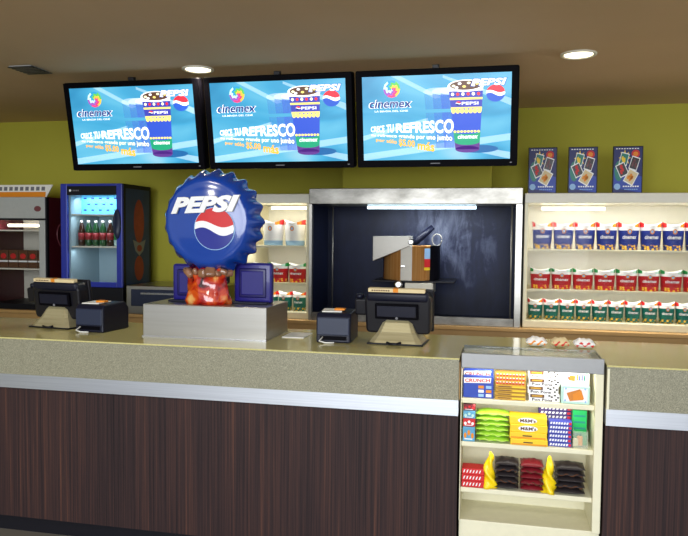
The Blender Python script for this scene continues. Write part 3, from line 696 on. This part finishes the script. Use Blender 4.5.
# ------------------------------------------------------------------ steel bin and bottle-cap dispenser on the counter
t = thing('steel_bin', 'long brushed steel box on the counter under the bottle-cap sign', 'steel box', (0, 0, 0))
zt = 1.222
mb = MB(); mb.box(-1.815, -1.132, 3.36, 3.73, 1.05, zt, M['brushed_steel'], bev=.004); mb.build('housing', t)
bx('foot_strip', t, -1.816, -1.131, 3.352, 3.738, 1.05, 1.056, M['silver'])
DY = 3.50
t = thing('drink_dispenser', 'blue bottle-cap drink dispenser sign over a red cola splash, on the steel box', 'drink dispenser', (0, DY, zt))
CR = .247; cxp = ax(211, DY - .06); czp = at(211, 221.5, DY - .06).z - zt
n = 252; NF = 21
def ring(r, y, amp, sharp=1.):
    out = []
    for j in range(n):
        a = 2 * PI * j / n; w = math.cos(NF * a); w = math.copysign(abs(w) ** sharp, w); rr = (r + amp * w) * 1.065
        out.append((cxp + rr * math.cos(a), y, czp + rr * math.sin(a)))
    return out
def dome(r): return -.112 - .03 * (1 - (r / 1.065 / CR) ** 2) if r < CR * 1.065 else -.112
rings = [ring(.001, dome(0), 0)] + [ring(r_, dome(r_ * 1.065), 0) for r_ in (.06, .11, .16, .185)] + [ring(.2, dome(.213) - .003, 0), ring(.212, dome(.224), .0005), ring(.226, -.095, .002), ring(.236, -.075, .005), ring(.243, -.05, .008), ring(.25, -.02, .010), ring(.253, -.01, .011), ring(.246, -.004, .010), ring(.2, -.004, 0), ring(.001, -.004, 0)]
mb = MB(); mb.grid(rings, M['cap_blue'], True, True)
cap = mb.build('bottle_cap', t)
def onc(e): return lambda x, z: (cxp + x, dome(math.hypot(x, z)) - e, czp + z)
mb = MB()
sh = lambda e, g, o: quad((-.19 + o - g, .036 - g), (.172 + o + g, .05 - g), (-.178 + o - g, .122 + g), (.184 + o + g, .136 + g), onc(e))
lay(mb, txt('PEPSI', .06, .2), M['lens_grey'], sh(.007, .001, .004)); lay(mb, txt('PEPSI', .055, .2), M['white_print'], sh(.0095, 0, 0))
mb.build('raised_lettering', cap)
mb = MB()
lay(mb, disc(40), M['pale_blue_print'], rect(-.058, .162, -.148, .072, onc(.003)))
roundel(mb, .052, -.038, .106, .106, onc(.005), (M['red_print'], M['white_print'], mat('ball_navy', (36, 44, 140), .3)))
mb.build('round_emblem', cap)
MB().box(cxp - .03, cxp + .05, .0, .09, .1, czp, M['blue_black'], bev=.01).build('mast', t)
# cola splash
mb = MB(); prof = [(.118, .0), (.122, .02), (.112, .06), (.1, .1), (.098, .13), (.112, .155), (.122, .175), (.1, .185), (.06, .18)]
nn = 40; kx0 = ax(210, DY)
rows = []
for i, (r_, z) in enumerate(prof):
    rows.append([(kx0 + (r_ + .010 * math.sin(5 * 2 * PI * j / nn + i * .8) + .008 * math.sin(9 * 2 * PI * j / nn - i * 1.3)) * math.cos(2 * PI * j / nn), -.03 + .62 * (r_ + .01 * math.sin(4 * 2 * PI * j / nn + i)) * math.sin(2 * PI * j / nn), z + (.012 * math.sin(7 * 2 * PI * j / nn) if i > 4 else 0)) for j in range(nn)])
Rr = mb.grid(rows, M['cola_splash'], True); mb.cap(Rr[0], M['cola_splash'], True); mb.cap(Rr[-1], M['cola_splash'])
sp = mb.build('cola_splash', t)
ice = mat('ice_lump', (138, 96, 70), .1, var=.5, scale=25, coat=.5)
for k in range(9):
    a = PI + k / 8 * PI; s_ = .019 + .004 * (k % 3); mb = MB()
    mb.box(-s_, s_, -s_, s_, -s_ * .7, s_ * .7, ice, bev=.013, seg=4, xf=Matrix.Translation((kx0 + .11 * math.cos(a), -.03 + .07 * math.sin(a), .165 + .008 * (k % 2))) @ Matrix.Rotation(k * .7, 4, 'Z') @ Matrix.Rotation(k * .4, 4, 'X')); mb.build('ice_lump', sp)
# indigo panels
for px0, px1, pt, pb in ((172.5, 206, 264, 303), (234, 271.5, 263, 302)):
    Y = .035; a, b_ = ax(px0, DY + Y), ax(px1, DY + Y); z0_, z1_ = max(.004, at((px0 + px1) / 2, pb, DY + Y).z - zt), at((px0 + px1) / 2, pt, DY + Y).z - zt
    pn = MB().box(a, b_, Y, Y + .05, .004, z1_, M['panel_indigo'], bev=.014, seg=3).build('side_panel', t)
    mb = MB(); q = .028; mb.box(a + q, b_ - q, Y - .007, Y + .01, .004 + q, z1_ - q, M['indigo_dark'], bev=.008, seg=3); mb.box(a + q + .014, b_ - q - .014, Y - .011, Y, .018 + q, z1_ - q - .014, M['panel_indigo'], bev=.006); mb.build('inset', pn)
MB().box(ax(172, DY + .05), ax(270, DY + .05), .0, .1, .0, .012, M['blue_black'], bev=.004).build('base_plate', t)

# ------------------------------------------------------------------ register terminals (seen from the back)
def terminal(loc, rz, label):
    t = thing('register_terminal', label, 'cash register', loc, rz, 'register terminals on the counter')
    tilt = Matrix.Translation((0, 0, .168)) @ Matrix.Rotation(math.radians(8), 4, 'X')
    mb = MB(); pr = [(-.165, -.105), (-.15, -.115), (.15, -.115), (.165, -.105), (.168, .06), (.15, .092), (-.15, .092), (-.168, .06)]
    mb.prism(pr, 'y', -.055, .03, M['black_plastic'], bev=.012, xf=tilt); b = mb.build('monitor_body', t)
    MB().box(-.158, .158, -.062, -.03, .05, .1, M['blue_black'], bev=.016, seg=3, xf=tilt).build('top_vent_hump', b)
    MB().box(-.172, .172, .028, .05, -.12, .1, M['black_plastic'], bev=.008, xf=tilt).build('screen_bezel', b)
    cdp = MB().box(-.112, .108, -.072, -.05, -.036, .042, M['tv_black'], bev=.004, xf=tilt).build('customer_display', t)
    MB().box(-.1, .096, -.0735, -.071, -.022, .032, M['blue_black'], xf=tilt).build('display_window', cdp)
    MB().lathe([(.007, 0), (.007, .003)], M['lens_grey'], 12, tilt @ Matrix.Translation((0, -.0725, -.029)) @ Matrix.Rotation(PI / 2, 4, 'X')).build('badge', cdp)
    MB().box(-.225, -.16, -.04, .02, -.03, .055, M['black_plastic'], bev=.01, xf=tilt).build('card_reader', t)
    MB().lathe([(.02, 0), (.02, .02), (.012, .024)], M['blue_black'], 16, tilt @ Matrix.Translation((-.205, 0, .052))).build('reader_knob', t)
    s = MB().box(-.148, .14, -.056, -.024, .0985, .117, M['tan_paper'], bev=.002, xf=tilt).build('sticker_strip', t)
    mb = MB(); mb.box(-.02, .006, -.0572, -.024, .1, .118, M['orange_print'], xf=tilt)
    for k in range(8): mb.box(-.13 + k * .012, -.122 + k * .012, -.0566, -.055, .104, .111, M['brown_print'], xf=tilt)
    mb.build('sticker_print', s)
    # flared pedestal
    secs = [(.065, -.03, .03, .125), (.075, -.045, .035, .105), (.095, -.065, .05, .06), (.125, -.09, .07, .02), (.138, -.1, .08, .0)]
    mb = MB(); rows = [[(-w, y0, z), (-w * .8, y0 - .012, z), (w * .8, y0 - .012, z), (w, y0, z), (w, y1, z), (w * .8, y1 + .012, z), (-w * .8, y1 + .012, z), (-w, y1, z)] for w, y0, y1, z in secs]
    R = mb.grid(rows, M['champagne_metal'], True, False); mb.cap(R[0], M['champagne_metal']); mb.cap(R[-1], M['champagne_metal'], True)
    pd = mb.build('pedestal', t)
    mb = MB(); mb.box(-.142, .142, -.118, .098, 0, .008, M['black_plastic'], bev=.003); mb.build('foot_pad', t)
    MB().tube([(-.04, -.112, .012), (-.02, -.125, .008), (.01, -.126, .008), (.03, -.112, .014)], .006, M['black_plastic'], 8).build('cable', t)
    return t
tm = terminal((-.48, 3.535, 1.05), math.radians(-3), 'register terminal seen from behind, in front of the popcorn cabinet')
dup(tm, (ax(62.5, 3.6), 3.6, 1.05), 'register terminal seen from behind, in front of the blue and maroon coolers', math.radians(-8))

def printer(loc, rz, label, w=.088, d=.122, first=None):
    t = thing('receipt_printer', label, 'receipt printer', loc, rz, 'receipt printers on the counter')
    mb = MB(); pr = [(-d, 0), (d, 0), (d, .12), (d * .7, .155), (-d * .85, .15), (-d, .13)]
    mb.prism(pr, 'x', -w, w, M['blue_black'], bev=.008); mb.build('housing', t)
    bx('front_cover', t, -w + .006, w - .006, -d - .006, -d + .01, .04, .128, M['navy_plastic'], bev=.004)
    bx('paper_slot', t, -w + .02, w - .02, -d - .003, -d + .01, .015, .035, M['tv_black'])
    mb = MB(); mb.box(-w * .85, w * .3, -d * .75, d * .4, .152, .158, M['white_paper'], bev=.002, xf=Matrix.Rotation(.12, 4, 'Z')); pp = mb.build('paper_slips', t)
    mb = MB(); mb.box(-.01, .045, -.05, -.01, .157, .168, M['orange_print'], bev=.004); mb.build('orange_tag', t)
    MB().tube([(-w * .6, -d - .004, .03), (-w * .75, -d - .025, .012), (-w * .4, -d - .03, .005), (w * .1, -d - .02, .005)], .004, M['white_paper'], 6).build('cord', t)
    return t
pr_ = printer((-.80, 3.53, 1.05), math.radians(2), 'navy receipt printer in front of the popcorn cabinet, beside a terminal')
dup(pr_, (ax(102.5, 3.53), 3.53, 1.05), 'navy receipt printer in front of the blue cooler, beside a terminal', math.radians(-4))
t = tag(bx('paper_sheet', None, -1.10, -.98, 3.52, 3.70, 1.0502, 1.054, M['white_paper']), 'pale folded paper lying on the counter between the steel box and printer', 'paper')

# ------------------------------------------------------------------ candy case
X0, X1, Y0, Y1 = NX0 + .007, NX1 - .006, 3.17, 3.455
ZT = 1.07; T1, T2, T3 = at(530, 402, 3.19).z, at(530, 446, 3.19).z, .45
cc = thing('candy_case', 'lit cream candy case with glass top set into the counter front', 'display case', (0, 0, 0))
bx('base', cc, X0, X1, Y0 + .02, Y1, 0, .3, M['cream_enamel'], bev=.004)
bx('side_panel', cc, X0, X0 + .004, Y0, Y1, .3, ZT - .02, M['cream_enamel'], bev=.003); bx('side_panel', cc, X1 - .034, X1, Y0, Y1, .3, ZT - .02, M['cream_enamel'], bev=.003)
bx('back_panel', cc, X0 + .004, X1 - .034, Y1 - .015, Y1, .3, ZT - .02, M['cream_enamel'])
zb_ = at(530, 371, Y0).z
bx('top_rail', cc, X0 + .0, X1, Y0 - .004, Y0 + .012, zb_, ZT, M['rail_grey'], bev=.003)
bx('glass_top', cc, X0, X1, Y0 + .012, Y1, ZT - .02, ZT - .008, M['glass_tint'])
for z in (T1, T2, T3):
    bx('shelf', cc, X0 + .004, X1 - .034, Y0 + .02, Y1 - .015, z - .022, z, M['cream_enamel'], bev=.003)
MB().tube([(X0 + .04, Y0 + .035, zb_ + .03), (X1 - .06, Y0 + .035, zb_ + .03)], .012, M['tube_warm'], 10).build('lamp_tube', cc)
for z, e in ((zb_ + .01, .85), (T1 - .03, .45), (T2 - .03, .2)):
    ld = bpy.data.lights.new('candy_light', 'AREA'); ld.shape = 'RECTANGLE'; ld.size = .5; ld.size_y = .03; ld.energy = e; ld.color = (1, .97, .84)
    lo = bpy.data.objects.new('candy_light', ld); COL.objects.link(lo); lo.location = ((X0 + X1) / 2, Y0 + .03, z); lo.rotation_euler = (math.radians(30), 0, 0)

CY = 3.222
def fr(x0, x1, y, e=.0008): return lambda p, q: None
def face(w, h, d, e): return lambda p, q: (-w / 2 + p * w, -d / 2 - e, q * h)
def carton(name, label, cat, loc, w, d, h, m, group, art, rz=0., bev=.002):
    t = thing(name, label, cat, up(loc), rz, group); bx('wrapper', t, -w / 2, w / 2, -d / 2, d / 2, 0, h, m, bev=bev)
    mb = MB(); art(mb, lambda e: face(w, h, d, e)); mb.build('front_print', t); return t
def span(p0, p1): return ax(p0, CY), ax(p1, CY)
# blue crunchy bars, upright, one peeking over the other
def crunch(mb, F_):
    lay(mb, SQ, M['white_print'], quad((.02, .66), (.9, .7), (.02, .9), (.92, .94), F_(.0006)))
    lay(mb, txt('CRUNCH', .03), M['red_print'], quad((.05, .70), (.88, .74), (.05, .86), (.88, .90), F_(.0012)))
    for i in range(2):
        for j in range(3): lay(mb, SQ, (M['pale_blue_print'], M['white_print'], M['orange_print'])[(i + j) % 3], rect(.5 + i * .25, .68 + i * .25, .06 + j * .19, .19 + j * .19, F_(.0008)))
a, b_ = span(465.6, 496); w = b_ - a
p1_ = carton('candy_bar_pack', 'front blue candy pack beside the gold bars on the top shelf', 'candy', ((a + b_) / 2, CY, T1), w, .03, .10, M['blue_print'], 'blue candy packs', crunch)
o = dup(p1_, ((a + b_) / 2 - .002, CY + .045, T1 + .0), 'rear blue candy pack peeking over the front blue one, top shelf'); o.scale = (1, 1, 1.25)
# gold bars in a stack
def dots(mb, F_):
    for k in range(9): lay(mb, SQ, M['red_print'], rect(.04 + k * .105, .11 + k * .105, .12, .5 if k % 3 else .85, F_(.0006))); lay(mb, SQ, M['white_print'], rect(.05 + k * .105, .10 + k * .105, .55, .8, F_(.0009)))
def plain(mb, F_):
    lay(mb, SQ, M['brown_print'], rect(.1, .5, .4, .6, F_(.0006))); lay(mb, SQ, M['yellow_print'], rect(.55, .97, .3, .7, F_(.0006)))
a, b_ = span(497.5, 528.5); gb = None; gp = None; ORD = ['lowest', 'second from bottom', 'third from bottom', 'fourth from bottom', 'fifth from bottom', 'topmost']
for k in range(7):
    z = T1 + k * .0172; l = 'gold candy bar in the stack on the top shelf, ' + (['lowest', 'second from bottom', 'third from bottom', 'middle one', 'third from top with red lettering', 'second from top with red lettering', 'topmost with red lettering'][k])
    loc = ((a + b_) / 2 + random.uniform(-.002, .002), CY + .012 + .004 * max(0, k - 3), z)
    if k < 4: gp = dup(gp, loc, l) if gp else carton('candy_bar', l, 'candy', loc, b_ - a, .07, .0165, M['gold_wrap'], 'gold candy bars in a stack', plain)
    else: gb = dup(gb, loc, l) if gb else carton('candy_bar', l, 'candy', loc, b_ - a, .07, .0165, M['gold_wrap'], 'gold candy bars in a stack', dots)
# white packs with brown pictures
def pon(mb, F_):
    lay(mb, SQ, M['brown_print'], rect(.04, .5, .5, .97, F_(.0006))); lay(mb, SQ, M['gold_wrap'], rect(.1, .44, .62, .84, F_(.0009)))
    lay(mb, txt('Pon Pons', .035), M['bean_print'], rect(.1, .76, .06, .44, F_(.0006)))
    for p, q in ((.62, .7), (.8, .78), (.9, .5), (.84, .2), (.7, .55)): lay(mb, disc(8), M['bean_print'], rect(p, p + .085, q, q + .26, F_(.0006)))
a, b_ = span(530, 562.5); wp = None
for k, l in enumerate(('lowest white candy pack with brown pictures on the case top shelf', 'second white candy pack with brown pictures, counted from the shelf', 'third white candy pack with brown pictures, counted from the shelf', 'topmost white candy pack with brown pictures, beside the crackers')):
    loc = ((a + b_) / 2 + (.004, -.002, .003, .001)[k], CY + .015 + .006 * k, T1 + .0335 * k)
    wp = dup(wp, loc, l) if wp else carton('candy_pack', l, 'candy', loc, b_ - a - .006, .06, .033, M['white_print'], 'white candy packs', pon)
# cracker boxes
def crk(mb, F_):
    lay(mb, SQ, M['mint_print'], rect(.04, .96, .06, .94, F_(.0005))); lay(mb, SQ, M['white_print'], rect(.08, .92, .12, .88, F_(.0008)))
    lay(mb, SQ, M['cracker_print'], quad((.3, .15), (.78, .25), (.18, .6), (.66, .85), F_(.0011))); lay(mb, SQ, M['orange_print'], quad((.42, .2), (.8, .3), (.4, .55), (.7, .8), F_(.0014)))
    for p, q in ((.1, .18), (.82, .14), (.8, .85), (.12, .84)): lay(mb, disc(9), M['pale_blue_print'], rect(p, p + .07, q - .06, q + .06, F_(.0011)))
def crk2(mb, F_):
    lay(mb, SQ, M['cracker_print'], quad((.3, .3), (.5, .25), (.32, .62), (.52, .58), F_(.0008))); lay(mb, SQ, M['red_print'], quad((.3, .3), (.4, .28), (.24, .5), (.34, .5), F_(.0006)))
    for k, c in enumerate(('orange_print', 'violet_print', 'violet_print', 'teal_print')): lay(mb, SQ, M[c], rect(.56 + k * .08, .61 + k * .08, .3, .7 - .08 * (k % 2), F_(.0008)))
    lay(mb, disc(12), M['mint_print'], rect(.8, .97, .68, .95, F_(.0006)))
a, b_ = span(563.5, 593); 
carton('cracker_box', 'lower cracker box with orange picture in a mint border, top shelf', 'snack box', ((a + b_) / 2, CY, T1), b_ - a - .004, .05, .079, M['mint_print'], 'cracker boxes', crk)
carton('cracker_box', 'upper white cracker box with small coloured marks, stacked on the mint one', 'snack box', ((a + b_) / 2 - .003, CY + .02, T1 + .08), b_ - a, .06, .072, M['white_print'], 'cracker boxes', crk2)

# second shelf
def bag(name, label, cat, loc, w, d, h, m, group, m2=None, seed=0, rz=0.):
    rnd = random.Random(seed); t = thing(name, label, cat, up(loc), rz, group); mb = MB(); nx, ny = 14, 6
    top, bot = [], []
    ph = [rnd.uniform(0, 6) for _ in range(4)]
    for j in range(ny + 1):
        rt_, rb_ = [], []
        for i in range(nx + 1):
            u, v = i / nx * 2 - 1, j / ny * 2 - 1; puff = ((1 - abs(u) ** 4) * (1 - abs(v) ** 3)); wob = .16 * math.sin(6 * u + ph[0]) * math.cos(4 * v + ph[1]) + .1 * math.sin(13 * u + ph[2])
            zt_ = h * (.5 + .5 * puff * (1 + wob)); zb2 = h * (.5 - .5 * puff)
            x, y = u * w / 2, v * d / 2; rt_.append((x, y, zt_ + .001)); rb_.append((x, y, zb2))
        top.append(rt_); bot.append(rb_)
    per = lambda R: R[0] + [r[-1] for r in R[1:]] + R[-1][-2::-1] + [r[0] for r in R[-2:0:-1]]
    T = mb.grid(top, m); Bq = mb.grid(bot, m)
    a_, c_ = per(T), per(Bq)
    for k in range(len(a_)):
        g = mb.bm.faces.new([a_[k], a_[(k + 1) % len(a_)], c_[(k + 1) % len(a_)], c_[k]]); g.material_index = mb.mi(m)
    mb.build('wrapper', t)
    if m2:
        mb = MB(); pts = [(-w * .4 + w * .8 * k / 16, -d * .5 * (.86) - .004 + .004 * math.sin(k), h * (.5 + .16 * math.sin(k * .9 + ph[0]))) for k in range(17)]
        mb.grid([[(x, y, z - h * .12) for x, y, z in pts], [(x, y - .002, z + h * .12) for x, y, z in pts]], m2); mb.build('front_print', t)
    return t
a, b_ = span(479, 512.5); lg = None
for k in range(6):
    l = 'lime green candy bag in the puffy stack on the middle shelf, ' + (['lowest', 'second from bottom', 'third from bottom', 'third from top', 'second from top', 'topmost'][k])
    bag('candy_bag', l, 'candy', ((a + b_) / 2 + random.uniform(-.003, .003), CY + .02 + .005 * k, T2 + k * .0222), b_ - a, .1, .024, M['lime_wrap'], 'lime green candy bags', M['lime_light'], k)
# multicoloured packs at the left
a, b_ = span(465.6, 478.6)
for k, (m_, m2_, l, h_) in enumerate(((M['sky_wrap'], M['orange_print'], 'lowest mottled blue candy pack beside the lime bags', .066), (M['red_print'], M['white_print'], 'red candy pack between two blue ones beside the lime bags', .035), (M['sky_wrap'], M['mint_print'], 'light blue candy pack on top of the red one, middle shelf', .035), (M['dark_red_wrap'], M['red_print'], 'dark red candy pack on top of the light blue one, middle shelf', .028))):
    z = T2 + (0, .067, .103, .139)[k]
    def art(mb, F_, m2_=m2_):
        for q in range(3): lay(mb, disc(9), m2_, rect(.08 + q * .3, .32 + q * .3, .2 + .2 * (q % 2), .6 + .2 * (q % 2), F_(.0006)))
        lay(mb, SQ, M['white_print'], rect(.15, .8, .12, .2, F_(.0006)))
    carton('candy_pack', l, 'candy', ((a + b_) / 2, CY + .004 * k, z), b_ - a - .004, .06, h_, m_, 'coloured packs beside the lime bags', art)
# yellow boxes
def mm(mb, F_):
    lay(mb, disc(20), M['white_print'], rect(.22, .74, .12, .9, F_(.0005))); lay(mb, txt('M&M\'s', .03), M['brown_print'], rect(.28, .7, .28, .74, F_(.001)))
def mm2(mb, F_):
    lay(mb, SQ, M['orange_print'], rect(.03, .97, .1, .3, F_(.0005))); lay(mb, SQ, M['brown_print'], rect(.35, .6, .4, .6, F_(.0008)))
a, b_ = span(513.5, 551); y1 = y2 = None
for k, l in enumerate(('lowest yellow candy carton on the middle shelf', 'second yellow candy carton, counted from the shelf', 'third yellow candy carton with white oval, counted from the shelf', 'topmost yellow candy carton with white oval on the middle shelf')):
    h_ = (.028, .028, .034, .034)[k]; z = T2 + (0, .0285, .057, .0915)[k]; loc = ((a + b_) / 2 + (.002, -.002, 0, -.003)[k], CY + .01 + .005 * k, z)
    if k < 2: y1 = dup(y1, loc, l) if y1 else carton('candy_carton', l, 'candy', loc, b_ - a, .09, h_, M['yellow_print'], 'yellow candy cartons', mm2)
    else: y2 = dup(y2, loc, l) if y2 else carton('candy_carton', l, 'candy', loc, b_ - a, .09, h_, M['yellow_print'], 'yellow candy cartons', mm)
# purple bars: a front stack and a rear stack
def ml(mb, F_):
    for k in range(7): lay(mb, SQ, M['white_print'], quad((.06 + k * .115, .25), (.13 + k * .115, .25), (.09 + k * .115, .78), (.16 + k * .115, .78), F_(.0006)))
    lay(mb, SQ, M['red_print'], rect(.87, .98, .2, .8, F_(.0006)))
a, b_ = span(552, 575.5); pb_ = None
for k in range(6):
    loc = ((a + b_) / 2 + random.uniform(-.002, .002), CY + .01, T2 + k * .0192); l = 'purple candy bar in the front stack on the middle shelf, ' + (['lowest', 'second from bottom', 'third from bottom', 'third from top', 'second from top', 'topmost'][k])
    pb_ = dup(pb_, loc, l) if pb_ else carton('candy_bar', l, 'candy', loc, b_ - a, .05, .0186, M['violet_print'], 'purple candy bars', ml)
pq = None
for k in range(9):
    loc = (ax(558, CY + .12) + random.uniform(-.002, .002), CY + .12, T2 + k * .0192); l = 'purple candy bar in the taller rear stack, ' + ('topmost' if k == 8 else 'lowest' if k == 0 else RD[k] + ' from bottom')
    pq = dup(pq, loc, l) if pq else carton('candy_bar', l, 'candy', loc, .145, .05, .0186, M['purple_wrap'], 'purple candy bars', ml)
# green box behind the acrylic bin
def gart(mb, F_):
    for k in range(5): lay(mb, SQ, M['teal_print'], rect(.1, .9, .08 + k * .18, .14 + k * .18, F_(.0006)))
carton('candy_box', 'bright green candy box standing upright behind the clear acrylic bin', 'candy', (ax(583, CY + .07), CY + .09, T2), .062, .09, .155, M['green_box'], None, gart)
a, b_ = ax(577.5, Y0 + .04), ax(592.5, Y0 + .04)
t = thing('acrylic_bin', 'small clear acrylic bin on the middle shelf, before the green box', 'bin', ((a + b_) / 2, Y0 + .07, T2 + .001)); w = (b_ - a) / 2
mb = MB(); mb.box(-w, w, -.035, -.032, 0, .075, M['acrylic']); mb.build('front_wall', t); bx('back_wall', t, -w, w, .032, .035, 0, .075, M['acrylic']); bx('end_wall', t, -w, -w + .003, -.032, .032, 0, .075, M['acrylic']); bx('end_wall', t, w - .003, w, -.032, .032, 0, .075, M['acrylic']); bx('bottom', t, -w + .003, w - .003, -.032, .032, 0, .003, M['acrylic'])
for k, (m_, l) in enumerate(((M['tan_paper'], 'tan sweet standing at the front of the clear bin'), (M['orange_print'], 'orange sweet lying in the clear bin'), (M['green_print'], 'green sweet at the back of the clear bin'))):
    tag(MB().box(-.012, .012, -.008, .008, 0, .035 + .008 * k, m_, bev=.004, xf=Matrix.Translation(((a + b_) / 2 - .02 + k * .02, Y0 + .055 + .012 * k, T2 + .0045))).build('wrapped_sweet', None), l, 'candy', 'sweets in the clear bin')

# third shelf: only the tops show
def streaks(mb, F_):
    for k in range(6): lay(mb, SQ, M['white_print'], quad((.06 + k * .14, .25), (.12 + k * .14, .35), (.1 + k * .14, .75), (.16 + k * .14, .85), F_(.0006)))
a, b_ = span(465.0, 489); rp_ = None
for k, l in enumerate(('lowest red candy pack on the bottom shelf of the case', 'middle red candy pack on the bottom shelf of the case', 'topmost red candy pack on the bottom shelf of the case')):
    loc = ((a + b_) / 2, CY + .01 + .004 * k, T3 + k * .028); rp_ = dup(rp_, loc, l) if rp_ else carton('candy_pack', l, 'candy', loc, b_ - a - .006, .08, .0275, M['red_print'], 'red candy packs', streaks)
for q0, q1, m_, nm_, hh in ((499, 523, M['dark_wrap'], 'dark', .034), (525, 548, M['dark_red_wrap'], 'dark red', .034), (560, 590, M['dark_wrap'], 'black', .034)):
    a, b_ = span(q0, q1); z0 = None
    for k in range(5):
        l = nm_ + ' wrapped candy pack on bottom shelf, ' + ('lowest of its pile', 'second from bottom of its pile', 'middle of its pile', 'second from top of its pile', 'topmost of its pile')[k]
        bag('candy_bag', l, 'candy', ((a + b_) / 2, CY + .02, T3 + k * .0262), b_ - a, .11, .028, m_, 'dark candy packs on the bottom shelf', M['brown_print'] if k % 2 else None, k + q0)
def twist(px, label, dup_of=None):
    loc = (ax(px, CY - .01), CY - .01, T3)
    if dup_of: return dup(dup_of, loc, label, 1.)
    mb = MB(); rows = []; n = 18
    for i in range(19):
        q = i / 18; r_ = .026 * (1 - q) ** .6 + .003; rows.append([((r_ * (1 + .32 * math.cos(3 * (2 * PI * j / n) + q * 14))) * math.cos(2 * PI * j / n) + .006 * math.sin(q * 9), (r_ * (1 + .32 * math.cos(3 * (2 * PI * j / n) + q * 14))) * math.sin(2 * PI * j / n), q * .165) for j in range(n)])
    R = mb.grid(rows, M['yellow_plastic'], True); mb.cap(R[0], M['yellow_plastic'], True); mb.cap(R[-1], M['yellow_plastic'])
    return tag(mb.build('candy_twist', None), label, 'candy', 'yellow twisted candies'), None
tw = twist(493.5, 'yellow twisted candy on the bottom shelf, beside the red packs'); tw = tw[0]; tw.location = (ax(493.5, CY - .01), CY - .01, T3 + .002)
o = tw.copy(); COL.objects.link(o); o.location = (ax(554, CY - .01), CY - .01, T3 + .002); o['label'] = 'yellow twisted candy on the bottom shelf, between the dark red and black packs'; o.rotation_euler = (0, 0, 1)

# packs lying on the counter behind the case
ptop = 1.05
for k, (px, m_, m2_, w, l) in enumerate(((538, M['white_print'], M['orange_print'], .10, 'white and orange snack bag lying behind the candy case, beside the tan one'), (562, M['tan_paper'], M['red_print'], .09, 'tan and red snack bag lying behind the candy case, between two white ones'), (586, M['white_print'], M['red_print'], .10, 'white and red snack bag lying behind the candy case'))):
    bag('snack_bag', l, 'snack', (ax(px, 3.58), 3.585, ptop + .001), w, .1, .045, m_, 'snack bags behind the candy case', m2_, 40 + k)

# ------------------------------------------------------------------ light of the place
w = bpy.data.worlds.new('lobby_daylight'); SC.world = w; w.use_nodes = True
bg = w.node_tree.nodes['Background']; bg.inputs['Color'].default_value = (.86, .92, 1, 1); bg.inputs['Strength'].default_value = .95
def area(name, loc, rot, sx, sy, e, c):
    ld = bpy.data.lights.new(name, 'AREA'); ld.shape = 'RECTANGLE'; ld.size = sx; ld.size_y = sy; ld.energy = e; ld.color = c
    o = bpy.data.objects.new(name, ld); COL.objects.link(o); o.location = loc; o.rotation_euler = rot; return o
area('lobby_windows', (-.6, -4.5, 2.2), (math.radians(84), 0, 0), 5, 2.6, 420, (.9, .95, 1))
for x in (-2.6, -1.0, .6): area('lobby_downlight', (x, .3, 2.75), (math.radians(25), 0, 0), .25, .25, 9, (1, .93, .8))
vs = SC.view_settings; vs.view_transform = 'Standard'; vs.look = 'None'; vs.exposure = 0; vs.gamma = 1; vs.use_curve_mapping = False
